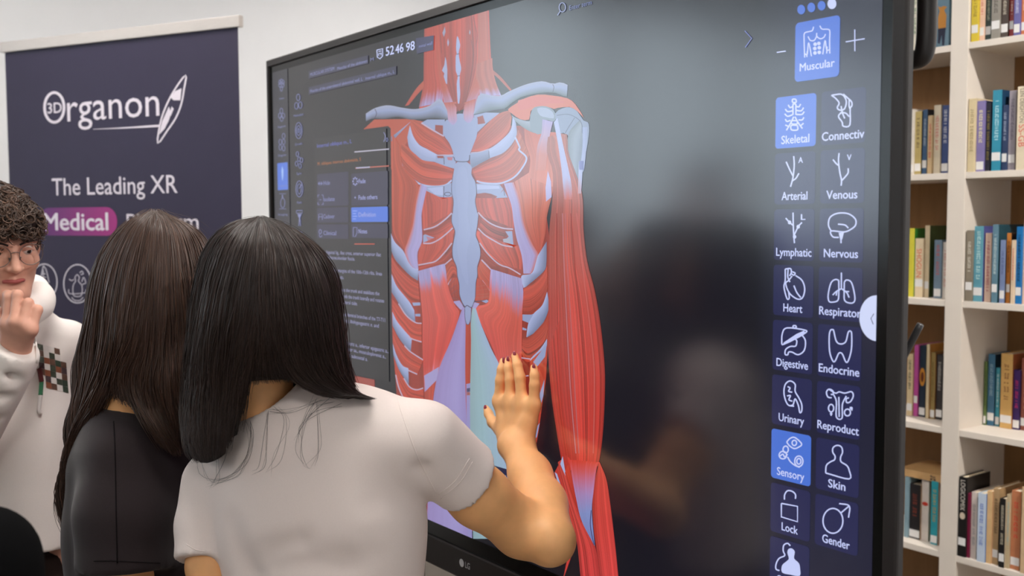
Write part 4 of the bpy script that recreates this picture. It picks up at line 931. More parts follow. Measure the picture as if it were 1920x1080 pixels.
# row, side, default spine y, [left px, right px, top py, spine colour, description, cover colour or None, title (text or ink colour), label py or None]
BOOKS = {
 (0, 'R'): (1.565, 66, [(1817, 1834, -30, (206, 182, 40), 'yellow book', None, (120, 100, 30), 56), (1834, 1845, -40, (226, 186, 160), 'thin salmon pink book', None, (190, 80, 70), 60), (1847, 1858, -22, (34, 52, 44), 'dark green book', None, (190, 190, 160), 58), (1858, 1874, -35, (140, 134, 124), 'silver grey book', None, (90, 84, 78), 48),
   (1875, 1889.5, -28, (66, 52, 44), 'dark brown book', None, (200, 190, 170), 54), (1890, 1900, -18, (150, 40, 40), 'narrow red book', None, (230, 210, 190), 48), (1900, 1912, -36, (96, 92, 150), 'violet blue book', None, (200, 200, 220), 54), (1913, 1926, -25, (198, 112, 70), 'orange book', None, (240, 220, 190), 50)]),
 (1, 'R'): (1.562, 320, [(1811, 1827, 186, (214, 196, 156), 'cream book', (205, 186, 150), (150, 130, 90), None), (1828, 1844, 190, (128, 116, 166), 'lilac and cream book', None, (230, 220, 170), 314), (1845, 1856, 193, (44, 40, 58), 'dark floral book', None, (180, 160, 70), None), (1858, 1875, 170, (44, 138, 164), 'tall teal blue book', (30, 62, 92), (180, 220, 226), 294),
   (1876, 1887, 198, (42, 58, 92), 'dark navy book', None, (170, 180, 200), 296), (1888, 1902, 171, (156, 148, 156), 'grey lilac book', None, (96, 88, 110), 298), (1904, 1924, 163, (222, 208, 180), 'tall cream book with red letters', None, 'SS-GB', None)]),
 (2, 'R'): (1.565, 560, [(1809, 1822, 432, (134, 124, 108), 'grey brown book', None, (220, 214, 200), 536), (1824, 1841, 424, (96, 156, 172), 'broad aqua and violet book', (84, 84, 140), (190, 220, 216), 546), (1845, 1857, 437, (222, 188, 168), 'pale pink book', None, (180, 70, 90), None), (1858, 1869, 421, (96, 130, 146), 'grey teal book', (40, 74, 84), (200, 216, 216), 540), (1873, 1883, 450, (122, 138, 176), 'pale slate blue book', (36, 34, 40), (90, 100, 140), 552),
   (1884, 1893, 437, (190, 120, 52), 'orange and black book', (40, 30, 26), (60, 30, 20), 540), (1894, 1901, 450, (220, 196, 166), 'slim cream book', None, (200, 90, 70), None), (1902, 1914, 425, (26, 112, 176), 'bright blue book with black letters', None, (16, 24, 34), 546), (1916, 1932, 409, (226, 190, 168), 'tall peach book', None, (90, 90, 80), None)]),
 (3, 'R'): (1.68, 798, [(1839, 1848, 677, (96, 118, 66), 'green patterned book', None, (40, 44, 30), 788), (1850, 1863, 663, (58, 104, 134), 'tall steel blue book', (34, 60, 82), (150, 180, 196), 780), (1864, 1873, 689, (60, 146, 164), 'slim turquoise book', None, (210, 226, 226), 796), (1874, 1896, 662, (208, 166, 100), 'broad tan book', (168, 96, 60), (150, 104, 60), 784), (1898, 1911, 693, (60, 36, 96), 'dark purple book', (52, 34, 84), (206, 50, 110), 798), (1912, 1930, 671, (146, 84, 70), 'reddish brown book', None, (216, 160, 120), 790)]),
 (4, 'R'): (1.560, 1040, [(1790, 1810, 891, (22, 20, 20), 'tall black graphic novel', (46, 42, 40), 'LOGICOMIX', 1012), (1812, 1817, 924, (120, 26, 60), 'very thin wine red book', None, None, None), (1818, 1830, 921, (212, 200, 192), 'plain white book', (200, 186, 168), (140, 140, 140), None), (1831, 1846, 923, (190, 204, 222), 'white and sky blue book', (96, 140, 206), (96, 120, 190), None), (1847, 1858, 919, (216, 178, 128), 'tan book', (224, 176, 132), None, None), (1859, 1871, 914, (176, 146, 108), 'light brown book', (196, 160, 116), (80, 60, 44), 1036), (1872, 1883, 933, (28, 26, 26), 'narrow black book', (206, 190, 164), (190, 180, 160), 1044), (1884, 1892, 926, (196, 176, 142), 'cream blue book', None, (150, 190, 196), None), (1893, 1912, 918, (186, 120, 84), 'broad brown and red book', (206, 190, 160), (206, 76, 60), 1050), (1913, 1930, 912, (206, 176, 140), 'sand coloured book', None, None, None)]),
 (0, 'L'): (1.60, 86, [(1706, 1722, -40, (206, 200, 184), 'white and green book', None, (110, 140, 110), None), (1752, 1779, -38, (96, 128, 146), 'picture book with orange bather', None, None, None)]),
 (1, 'L'): (1.60, 321, [(1698, 1712, 206, (212, 204, 192), 'white book', None, None, 316), (1713, 1726, 210, (176, 156, 96), 'olive yellow book', (50, 40, 34), (60, 44, 36), 314), (1727, 1737, 206, (60, 92, 128), 'pale and dark blue book', (28, 32, 46), (190, 200, 210), 308), (1738, 1747, 217, (200, 172, 130), 'beige book with red top', None, (190, 44, 54), None), (1748, 1762, 198, (216, 202, 176), 'cream book lettered in red', None, (200, 80, 80), None), (1764, 1777, 198, (54, 72, 124), 'navy blue book', None, (216, 216, 226), 314)]),
 (2, 'L'): (1.60, 554, [(1698, 1712, 428, (206, 196, 60), 'yellow book with green top', (40, 110, 40), None, None), (1714, 1730, 447, (222, 202, 168), 'cream book with red lettering', None, 'SHOGUN', 530), (1731, 1741, 423, (216, 196, 160), 'tall cream book with green cover', (72, 88, 48), None, 534), (1750, 1764, 450, (112, 132, 150), 'blue grey book', None, (190, 84, 84), 548), (1766, 1775, 454, (224, 216, 206), 'white book', None, (200, 120, 100), None)]),
 (3, 'L'): (1.64, 774, [(1699, 1710, 663, (212, 190, 150), 'striped black and cream book', None, (40, 34, 30), 762), (1711, 1720, 646, (186, 78, 152), 'magenta pink book', None, None, 748), (1721, 1734, 647, (30, 44, 60), 'dark book with orange shell', None, 'SHELL', 770), (1735, 1741, 645, (206, 186, 150), 'tall cream edged book', (200, 140, 70), None, None), (1742, 1752, 660, (150, 126, 76), 'olive brown book', (150, 96, 50), (110, 90, 50), 778), (1753, 1766, 664, (54, 50, 50), 'black and white photo book', None, (190, 186, 180), 774)]),
 (4, 'L'): (1.60, 1014, [(1694, 1702, 893, (130, 156, 166), 'pale blue book', None, None, None), (1703, 1724, 905, (34, 30, 32), 'broad black book', (200, 160, 120), (130, 60, 44), 1006), (1726, 1740, 886, (218, 206, 196), 'white book with red dot', (206, 180, 150), 'DOT', None), (1744, 1757, 901, (46, 158, 172), 'turquoise book', (206, 180, 160), (206, 160, 60), 1012)]),
}
def cam_x(px, py, y): return at_y(px, py, y)[0]
def glyph_rows(bm, x0, x1, z0, z1, y, seed, ncol=1):
    """unreadable spine lettering: small strokes stacked along the spine"""
    rg = random.Random(seed); z = z1
    w = (x1 - x0)
    while z > z0:
        h = rg.uniform(.25, .55) * min(w, .012)
        if rg.random() > .12:
            a = x0 + w * rg.uniform(0, .12); b_ = x1 - w * rg.uniform(0, .12)
            if rg.random() > .45:
                add_box(bm, (a, y, z - h), (b_, y + .0003, z - h * .55)); 
                if rg.random() > .5: add_box(bm, (a, y, z - h), (a + w * .18, y + .0003, z))
            else:
                add_box(bm, (a, y, z - h * .9), (a + w * .3, y + .0003, z)); add_box(bm, (b_ - w * .3, y, z - h * .9), (b_, y + .0003, z))
        z -= h * 1.25
LASTX = {}
for (row, side), (ys, pyb, items) in BOOKS.items():
    z0 = SHZ[row] + .0004
    n = len(items)
    for i, (pl, pr, pt, colr, desc, cover, title, lab) in enumerate(items):
        yb = ys + 0.006 * ((i * 7) % 3 - 1)
        xa, xb = cam_x(pl, pyb, yb) + .0004, cam_x(pr, pyb, yb) - .0004
        if side == 'L' and xb > .1305: xa -= xb - .1305; xb = .1305
        if side == 'R' and xa < .187: xa = .187
        key = (row, side)
        if key in LASTX and xa < LASTX[key] + .0006: xa = LASTX[key] + .0006
        xb = max(xb, xa + .006)
        LASTX[key] = xb
        zt_ = min(at_y(pl, pt, yb)[2], z0 + .318)
        dep = min(YBK - .012 - yb, 0.125 + .012 * ((i * 5) % 4))
        ordn = NUMW[i] if side == 'R' else NUMW[n - 1 - i]
        cm = mat('book_cover', colr, 0.42, 0.45, vary=0.10, scale=26)
        mats = [cm]
        bm = bmesh.new()
        T = min(.0022, (xb - xa) * .22)
        add_box(bm, (xa, yb, z0), (xb, yb + .0025, zt_), .0007)                        # spine
        add_box(bm, (xa, yb + .0022, z0), (xa + T, yb + dep, zt_), 0)
        if cover: mats.append(mat('book_cover', cover, 0.4, 0.45, vary=0.12, scale=30))
        add_box(bm, (xb - T, yb + .0022, z0), (xb, yb + dep, zt_), 0, 1 if cover else 0)
        rt = empty('book', ((xa + xb) / 2, yb, z0))
        bk = bm_obj('cover', bm, mats, rt)
        tag(rt, '%s, %s book %s of the white divider, %s' % (desc, ordn, 'right' if side == 'R' else 'left', ROWW[row]), 'book', 'books on the bookcase shelves')
        box('pages', (xa + T, yb + .003, z0 + .003), (xb - T, yb + dep - .004, zt_ - .003), M_pages, rt)
        if lab:
            zl = at_y(pl, lab, yb)[2]; zl = max(zl, z0 + .016)
            box('spine_label', (xa + .0006, yb - .0004, zl - .011), (xb - .0006, yb + .0002, zl + .011), M_stick, rt)
        zlo = z0 + (.05 if lab else .02)
        w = xb - xa
        if title in ('LOGICOMIX', 'SHOGUN', 'SS-GB'):
            V, F = text_fit(title, .02)
            L = {'LOGICOMIX': .088, 'SHOGUN': .085, 'SS-GB': .06}[title]
            ztp = {'LOGICOMIX': zt_ - .008, 'SHOGUN': zt_ - .03, 'SS-GB': zt_ - .10}[title]
            sx = L / V[:, 0].max(); sy = w * .62 / .72
            pts = [(xa + w * .2 + v[1] * sy, yb - .0003, ztp - v[0] * sx) for v in V]
            me = mesh_from(pts, F)
            b = bmesh.new(); b.from_mesh(me)
            for f in b.faces:
                f.normal_update()
                if f.normal.y > 0: f.normal_flip()
            b.to_mesh(me); b.free()
            link('title', me, ink({'LOGICOMIX': (214, 206, 196), 'SHOGUN': (214, 84, 52), 'SS-GB': (214, 90, 74)}[title]), rt)
            if title == 'SS-GB':
                V, F = text_fit('LEN DEIGHTON', .0); sx = .09 / V[:, 0].max()
                me = mesh_from([(xa + w * .25 + v[1] * w * .6, yb - .0003, zt_ - .006 - v[0] * sx) for v in V], [f[::-1] for f in F])
                link('title', me, ink((96, 84, 76)), rt)
            if title == 'LOGICOMIX':
                me = mesh_from([((xa + xb) / 2 + w * .36 * math.cos(q), yb - .0003, zt_ - .112 + .01 * math.sin(q)) for q in np.linspace(0, 2 * math.pi, 18, endpoint=False)], [tuple(range(18))[::-1]])
                link('emblem', me, ink((206, 190, 170)), rt)
        elif title in ('SHELL', 'DOT'):
            c = (xa + xb) / 2; zc = z0 + (zt_ - z0) * (.56 if title == 'SHELL' else .55)
            for rr, cc in (((.45, .028), (196, 132, 44)), ((.25, .016), (96, 44, 24))) if title == 'SHELL' else (((.42, .006), (206, 66, 50)),):
                me = mesh_from([(c + w * rr[0] * math.cos(q), yb - .0003 - .0001 * (rr[0] < .3), zc + rr[1] * math.sin(q)) for q in np.linspace(0, 2 * math.pi, 18, endpoint=False)], [tuple(range(18))[::-1]])
                link('emblem', me, ink(cc), rt)
        elif title:
            bm = bmesh.new(); k = random.Random(int(pl))
            glyph_rows(bm, xa + w * .28, xb - w * .28, zlo + (zt_ - zlo) * k.uniform(.05, .3), zt_ - .012 - k.uniform(0, .02), yb - .0003, int(pl * 7))
            bm_obj('title', bm, ink(title), rt)
        if desc == 'picture book with orange bather':
            zc = z0 + .06; c = (xa + xb) / 2
            for P_, cc in (([(-.012, .0), (.012, .0), (.013, .035), (.006, .05), (.014, .058), (.004, .062), (-.006, .06), (-.014, .064), (-.008, .05), (-.013, .03)], (206, 140, 60)), ([(-.012, .0), (.012, .0), (.010, -.022), (.008, -.05), (.002, -.05), (.0, -.02), (-.006, -.045), (-.012, -.04)], (40, 44, 66)), ([(-.017, .085), (.017, .08), (.017, .12), (-.012, .13)], (30, 40, 44))):
                me = mesh_from([(c + a_, yb - .0003, zc + b_) for a_, b_ in P_], tessellate_polygon([[Vector((a_, b_, 0)) for a_, b_ in P_]]))
                b = bmesh.new(); b.from_mesh(me)
                for f in b.faces:
                    f.normal_update()
                    if f.normal.y > 0: f.normal_flip()
                b.to_mesh(me); b.free()
                link('cover_picture', me, ink(cc), rt)
# one book lies flat on the standing ones, fifth shelf left
xa, xb = cam_x(1690, 890, 1.61), cam_x(1743, 890, 1.61)
zt_ = at_y(1694, 893, 1.60)[2] + .0035
rt = empty('book', ((xa + xb) / 2, 1.66, zt_))
tag(rt, 'tan book lying flat on top of the black book, fifth shelf down', 'book', 'books on the bookcase shelves')
cm = mat('book_cover', (206, 164, 112), 0.5, 0.4, vary=.08, scale=30)
bm = bmesh.new(); add_box(bm, (xa, 1.60, zt_), (.125, 1.76, zt_ + .002)); add_box(bm, (xa, 1.60, zt_ + .020), (.125, 1.76, zt_ + .022)); add_box(bm, (xa, 1.598, zt_), (.125, 1.601, zt_ + .022))
bm_obj('cover', bm, cm, rt); box('pages', (xa + .003, 1.602, zt_ + .002), (.122, 1.757, zt_ + .02), M_pages, rt)
bm = bmesh.new(); glyph_rows(bm, .07, .09, zt_ + .004, zt_ + .018, 1.5975, 5); bm_obj('title', bm, ink((70, 60, 56)), rt)
# dark box files on the sixth shelf
for i, (x0, x1, h) in enumerate(((-.03, .035, .13), (.04, .10, .095))):
    rt = empty('box_file', ((x0 + x1) / 2, 1.62, SHZ[5]))
    tag(rt, ('taller' if i == 0 else 'lower') + ' dark brown box file on the lowest visible shelf left of the divider', 'box file', 'dark box files')
    box('body', (x0, 1.6, SHZ[5] + .0004), (x1, 1.79, SHZ[5] + h), M_dkwood, rt, .002)
    box('lid', (x0 - .001, 1.598, SHZ[5] + h), (x1 + .001, 1.792, SHZ[5] + h + .012), M_dkwood, rt, .002)
# ------------------------------------------------------------------ smooth solids for figures (distance fields meshed by surface nets)
def rc(a, b, ra, rb=None, flat=None):
    """tapering limb from a to b; flat=(direction, factor) squashes the section"""
    a, b = np.asarray(a, float), np.asarray(b, float); rb = ra if rb is None else rb
    cen = (a + b) / 2; rad = np.linalg.norm(b - a) / 2 + max(ra, rb)
    def f(p, bc, br):
        if np.linalg.norm(cen - bc) - rad > br + 0.035: return None
        q = p - a; ba = b - a; s = 1.0
        if flat is not None:
            n = np.asarray(flat[0], float); n = n / np.linalg.norm(n); s = flat[1]
            q = q + np.outer(q @ n, n) * (1 / s - 1); ba = ba + n * (ba @ n) * (1 / s - 1)
        L = ba @ ba + 1e-12
        t = np.clip(q @ ba / L, 0, 1)
        d = np.linalg.norm(q - t[:, None] * ba, axis=1) - (ra + (rb - ra) * t)
        return d * (0.5 + 0.5 * s)
    return f
def el(c, r, axes=None):
    c = np.asarray(c, float); r = np.asarray(r, float); A = np.eye(3) if axes is None else np.asarray(axes, float)
    def f(p, bc, br):
        if np.linalg.norm(c - bc) - r.max() > br + 0.035: return None
        q = (p - c) @ A.T
        k0 = np.linalg.norm(q / r, axis=1); k1 = np.linalg.norm(q / (r * r), axis=1) + 1e-9
        return k0 * (k0 - 1) / k1
    return f
def chain(pts, rs, k=0.0, flat=None):
    return U(k, *[rc(pts[i], pts[i + 1], rs[i], rs[i + 1], flat) for i in range(len(pts) - 1)])
def U(k, *ch):
    def f(p, bc, br):
        d = None
        for c in ch:
            e = c(p, bc, br)
            if e is None: continue
            if d is None: d = e
            elif k <= 0: d = np.minimum(d, e)
            else:
                h = np.clip(0.5 + 0.5 * (e - d) / k, 0, 1)
                d = e * (1 - h) + d * h - k * h * (1 - h)
        return d
    return f
def cut(base, tool, k=0.01):
    """smooth groove or hollow"""
    def f(p, bc, br):
        d = base(p, bc, br)
        if d is None: return None
        e = tool(p, bc, br)
        if e is None: return d
        e = -e
        h = np.clip(0.5 - 0.5 * (d - e) / k, 0, 1)
        return d * (1 - h) + e * h + k * h * (1 - h)
    return f
def clip(base, pt, n):
    pt, n = np.asarray(pt, float), np.asarray(n, float) / np.linalg.norm(n)
    def f(p, bc, br):
        d = base(p, bc, br)
        return None if d is None else np.maximum(d, (p - pt) @ n)
    return f
def warp(base, amp, fr, seed=0):
    """soft cloth undulation"""
    rg = np.random.default_rng(seed)
    K = rg.normal(0, 1, (5, 3)) * fr; ph = rg.uniform(0, 6.28, 5)
    def f(p, bc, br):
        d = base(p, bc, br)
        if d is None: return None
        return d + amp * np.sin(p @ K.T + ph).mean(1)
    return f
def solid(f, lo, hi, h, B=20):
    lo, hi = np.asarray(lo, float), np.asarray(hi, float)
    nb = np.ceil((hi - lo) / (h * B)).astype(int)
    NY, NZ = nb[1] * B + 2, nb[2] * B + 2
    br = h * B * math.sqrt(3) / 2 + h
    g = np.arange(B + 1)
    I, J, K = np.meshgrid(g, g, g, indexing='ij')
    loc = np.stack([I.ravel(), J.ravel(), K.ravel()], 1)
    keys, verts, edges = [], [], []
    for bi in range(nb[0]):
        for bj in range(nb[1]):
            for bk in range(nb[2]):
                o = np.array([bi, bj, bk]) * B
                bc = lo + (o + B / 2) * h
                d0 = f(bc[None], bc, br)
                if d0 is None or abs(d0[0]) > br * 1.7: continue
                d = f(lo + (loc + o) * h, bc, br)
                if d is None: continue
                d = d.reshape(B + 1, B + 1, B + 1)
                s = d < 0
                if s.all() or not s.any(): continue
                # cell vertices: mean of edge crossings
                acc = np.zeros((B, B, B, 3)); cnt = np.zeros((B, B, B))
                for ax in range(3):
                    for u in (0, 1):
                        for v in (0, 1):
                            sl0 = [None] * 3; sl1 = [None] * 3; oth = [x for x in range(3) if x != ax]
                            sl0[ax] = slice(0, B); sl1[ax] = slice(1, B + 1)
                            for w, a_ in zip((u, v), oth): sl0[a_] = sl1[a_] = slice(w, w + B)
                            da, db = d[tuple(sl0)], d[tuple(sl1)]
                            m = (da < 0) != (db < 0)
                            t = np.where(m, da / np.where(m, da - db, 1), 0)
                            acc[..., ax] += np.where(m, t, 0)
                            acc[..., oth[0]] += np.where(m, u, 0); acc[..., oth[1]] += np.where(m, v, 0)
                            cnt += m
                c = np.argwhere(cnt > 0)
                pos = acc[cnt > 0] / cnt[cnt > 0][:, None]
                gk = c + o
                keys.append((gk[:, 0] * NY + gk[:, 1]) * NZ + gk[:, 2]); verts.append(lo + (gk + pos) * h)
                for ax in range(3):
                    sl0 = [slice(0, B)] * 3; sl1 = list(sl0); sl1[ax] = slice(1, B + 1)
                    a_, b_ = s[tuple(sl0)], s[tuple(sl1)]
                    e = np.argwhere(a_ != b_)
                    if len(e): edges.append(np.c_[e + o, np.full(len(e), ax), a_[tuple(e.T)]])
    keys = np.concatenate(keys); verts = np.concatenate(verts)
    ks, ix = np.unique(keys, return_index=True); verts = verts[ix]
    E = np.concatenate(edges)
    faces = []
    for ax in range(3):
        e = E[E[:, 3] == ax]
        u, v = [x for x in range(3) if x != ax]
        cells = []
        for du, dv in ((0, 0), (-1, 0), (-1, -1), (0, -1)):
            q = e[:, :3].copy(); q[:, u] += du; q[:, v] += dv
            cells.append((q[:, 0] * NY + q[:, 1]) * NZ + q[:, 2])
        cells = np.stack(cells, 1)
        idx = np.clip(np.searchsorted(ks, cells), 0, len(ks) - 1)
        ok = (ks[idx] == cells).all(1)
        idx = idx[ok]; fl = e[ok, 4].astype(bool)
        if ax == 1: fl = ~fl
        idx[~fl] = idx[~fl][:, ::-1]
        faces.append(idx)
    faces = np.concatenate(faces)
    me = bpy.data.meshes.new('figure')
    me.vertices.add(len(verts)); me.vertices.foreach_set('co', verts.ravel())
    me.loops.add(len(faces) * 4); me.loops.foreach_set('vertex_index', faces.ravel().astype(np.int32))
    me.polygons.add(len(faces)); me.polygons.foreach_set('loop_start', np.arange(0, len(faces) * 4, 4, dtype=np.int32))
    me.update(calc_edges=True)
    me.validate()
    return me
def relax(me, n=2, lam=0.5):
    nv = len(me.vertices); V = np.empty(nv * 3); me.vertices.foreach_get('co', V); V = V.reshape(-1, 3)
    E = np.empty(len(me.edges) * 2, np.int32); me.edges.foreach_get('vertices', E); E = E.reshape(-1, 2)
    deg = np.bincount(E.ravel(), minlength=nv)[:, None] + 1e-9
    for i in range(n * 2):
        S_ = np.zeros_like(V)
        np.add.at(S_, E[:, 0], V[E[:, 1]]); np.add.at(S_, E[:, 1], V[E[:, 0]])
        V = V + (S_ / deg - V) * (lam if i % 2 == 0 else -lam * 1.03)
    me.vertices.foreach_set('co', V.ravel()); me.update()
    return me
def figure(name, f, pts, pad, h, m, parent, sm=1):
    P = np.array(pts)
    return link(name, relax(solid(f, P.min(0) - pad, P.max(0) + pad, h), sm), m, parent, True)

# ------------------------------------------------------------------ materials for people
M_skinA = mat('warm_skin', (236, 177, 120), 0.5, 0.35, vary=0.05, scale=40, bump=0.05, bscale=900, sss=0.08)
M_skinC = mat('fair_skin', (214, 160, 138), 0.5, 0.35, vary=0.05, scale=40, bump=0.05, bscale=900, sss=0.08)
M_lip = mat('lips', (176, 92, 88), 0.45, 0.4)
M_shirtA = mat('white_jersey', (234, 221, 215), 0.85, 0.2, vary=0.015, scale=500, bump=0.08, bscale=1400, sheen=0.2)
M_shirtB = mat('black_cotton', (42, 34, 36), 0.92, 0.2, vary=0.06, scale=400, bump=0.12, bscale=900, sheen=0.15)
M_hood = mat('white_sweatshirt', (240, 232, 226), 0.9, 0.2, vary=0.015, scale=400, bump=0.12, bscale=700, sheen=0.2)
M_jacket = mat('black_jacket_cloth', (9, 9, 10), 0.95, 0.05, vary=0.1, scale=200)
M_jeans = mat('dark_denim', (42, 40, 48), 0.85, 0.2, vary=0.12, scale=300)
M_brownpant = mat('dark_brown_twill', (44, 34, 30), 0.85, 0.2, vary=0.12, scale=300)
M_shoe = mat('white_sneaker', (210, 208, 204), 0.6, 0.4)
M_shoeb = mat('black_sneaker', (30, 30, 32), 0.6, 0.4)
M_nail = mat('dark_red_nail_polish', (156, 62, 78), 0.2, 0.6, vary=0.05)
M_eye = mat('eye_white', (225, 220, 214), 0.2, 0.6)
M_iris = mat('dark_iris', (36, 24, 18), 0.15, 0.7)
M_wire = mat('grey_metal_wire', (120, 112, 108), 0.3, 0.6, 0.8)
M_seam = mat('dark_stitching', (24, 20, 22), 0.9, 0.1)
def hair_mat(name, c, rough=0.42, vary=0.35):
    m, nt, b = nodes_of(name)
    a = nt.nodes.new('ShaderNodeAttribute'); a.attribute_name = 'Col'
    nt.links.new(a.outputs['Color'], b.inputs['Base Color'])
    b.inputs['Roughness'].default_value = rough
    b.inputs['Specular IOR Level'].default_value = 0.5
    return m
M_hair = hair_mat('hair', None)
M_hairbase = mat('hair_underlayer', (20, 15, 14), 0.55, 0.3, vary=0.3, scale=180, stretch=(1, 1, .1))
M_hairbaseB = mat('brown_hair_underlayer', (34, 24, 20), 0.55, 0.3, vary=0.3, scale=180, stretch=(1, 1, .1))

def D(px, d): return px * d / FPX
def SR(px, py, d): return S(px, py, d)
def frame_of(f, up=(0, 0, 1), roll=0.0):
    f = np.asarray(f, float); f /= np.linalg.norm(f)
    x = np.cross(f, up); x /= np.linalg.norm(x); u = np.cross(x, f)
    if roll:
        c, s = math.cos(roll), math.sin(roll); x, u = x * c + u * s, u * c - x * s
    return np.stack([x, f, u])       # rows: right, forward, up
def head_field(c, A, s=1.0):
    """skull, jaw, nose, lips, brow, cheeks and ears in the head frame A"""
    c = np.asarray(c, float)
    w = lambda x, y, z: c + (np.array([x, y, z]) * s) @ A
    r = lambda v: v * s
    skull = U(r(.03), el(w(0, -.012, .028), np.array([.074, .094, .086]) * s, A), el(w(0, .028, -.03), np.array([.058, .062, .078]) * s, A),
              rc(w(-.05, .0, -.05), w(-.012, .066, -.096), r(.02), r(.018)), rc(w(.05, .0, -.05), w(.012, .066, -.096), r(.02), r(.018)), rc(w(-.012, .066, -.096), w(.012, .066, -.096), r(.018)))
    face = U(r(.012), skull, rc(w(-.048, .07, .026), w(-.014, .084, .022), r(.009)), rc(w(.048, .07, .026), w(.014, .084, .022), r(.009)),
             el(w(-.036, .06, -.022), np.array([.026, .024, .026]) * s, A), el(w(.036, .06, -.022), np.array([.026, .024, .026]) * s, A))
    face = cut(face, el(w(-.031, .094, .006), np.array([.017, .012, .010]) * s, A), r(.012))
    face = cut(face, el(w(.031, .094, .006), np.array([.017, .012, .010]) * s, A), r(.012))
    nose = U(r(.006), rc(w(0, .086, .014), w(0, .107, -.028), r(.007), r(.0105)), el(w(-.011, .096, -.03), np.array([.008, .009, .007]) * s, A), el(w(.011, .096, -.03), np.array([.008, .009, .007]) * s, A))
    lips = U(r(.003), rc(w(-.021, .078, -.06), w(0, .089, -.057), r(.004), r(.0055)), rc(w(.021, .078, -.06), w(0, .089, -.057), r(.004), r(.0055)), rc(w(-.016, .08, -.067), w(.016, .08, -.067), r(.0055)))
    ears = U(0, cut(el(w(-.076, -.008, -.002), np.array([.010, .019, .032]) * s, A), el(w(-.086, -.004, .002), np.array([.008, .011, .02]) * s, A), .004),
             cut(el(w(.076, -.008, -.002), np.array([.010, .019, .032]) * s, A), el(w(.086, -.004, .002), np.array([.008, .011, .02]) * s, A), .004))
    return U(r(.006), U(r(.009), face, nose), lips, ears), w
def eyes_and_brows(w, s, A, parent, browm):
    for sx in (-1, 1):
        c = w(sx * .031, .074, .006)
        bm = bmesh.new(); bmesh.ops.create_uvsphere(bm, u_segments=16, v_segments=10, radius=.0122 * s)
        bmesh.ops.translate(bm, vec=Vector(tuple(c)), verts=bm.verts)
        e = bm_obj('eye', bm, M_eye, parent, True)
        g = w(sx * .031 - .002, .0845, .004)
        me = solid(el(g, np.array([.0052, .0022, .0052]) * s, A), g - .012, g + .012, .001)
        link('iris', me, M_iris, e, True)
        tube('eyebrow', smooth_line([w(sx * .012, .093, .022), w(sx * .03, .092, .029), w(sx * .05, .077, .025)], 6), [.0022 * s] * 10 + [.0012 * s] * 3, browm, parent, 8)
        # eyelids: a thin fold over the ball
        tube('eyelid', smooth_line([w(sx * .0185, .0785, .006), w(sx * .031, .0855, .0105), w(sx * .0445, .074, .005)], 6), .0036 * s, parent.data.materials[0], parent, 8)

def hair_strands(name, paths, rad, cols, parent, sides=3):
    """many strands in one mesh; rad tapers to the tip"""
    n, m = paths.shape[:2]
    T = np.gradient(paths, axis=1); T /= np.linalg.norm(T, axis=2, keepdims=True) + 1e-9
    ref = RNG.normal(0, 1, (n, 1, 3)); N = np.cross(T, ref); N /= np.linalg.norm(N, axis=2, keepdims=True) + 1e-9
    Bn = np.cross(T, N)
    tp = np.linspace(0, 1, m); prof = np.minimum(1, (1 - tp) * 5 + .25) * np.minimum(1, tp * 8 + .5)
    R = np.asarray(rad).reshape(-1, 1, 1) * prof[None, :, None]
    ring = np.stack([paths + (math.cos(a) * N + math.sin(a) * Bn) * R for a in np.arange(sides) * 2 * math.pi / sides], 2)
    V = ring.reshape(-1, 3)
    i, j, k = np.meshgrid(np.arange(n), np.arange(m - 1), np.arange(sides), indexing='ij')
    b = (i * m + j) * sides; k2 = (k + 1) % sides
    F = np.stack([b + k, b + k2, b + sides + k2, b + sides + k], -1).reshape(-1, 4)
    me = bpy.data.meshes.new(name)
    me.vertices.add(len(V)); me.vertices.foreach_set('co', V.ravel())
    me.loops.add(len(F) * 4); me.loops.foreach_set('vertex_index', F.ravel().astype(np.int32))
    me.polygons.add(len(F)); me.polygons.foreach_set('loop_start', np.arange(0, len(F) * 4, 4, dtype=np.int32))
    me.update(calc_edges=True)
    ca = me.color_attributes.new('Col', 'FLOAT_COLOR', 'POINT')
    C = np.repeat(np.c_[cols, np.ones(n)], m * sides, 0)
    ca.data.foreach_set('color', C.ravel())
    return link(name, me, M_hair, parent, True)
def guide_field(guides, m=28):
    G = []
    for g in guides:
        P = np.array([S(*q) for q in g])
        G.append(resample(smooth_line(P, 8), m))
    return np.array(G)
def between(G, u):
    """Catmull-Rom across the guides at u in [0, n-1]"""
    n = len(G); i = min(int(u), n - 2); t = u - i
    p0, p1, p2, p3 = G[max(i - 1, 0)], G[i], G[i + 1], G[min(i + 2, n - 1)]
    return 0.5 * (2 * p1 + (p2 - p0) * t + (2 * p0 - 5 * p1 + 4 * p2 - p3) * t * t + (3 * p1 - p0 - 3 * p2 + p3) * t ** 3)
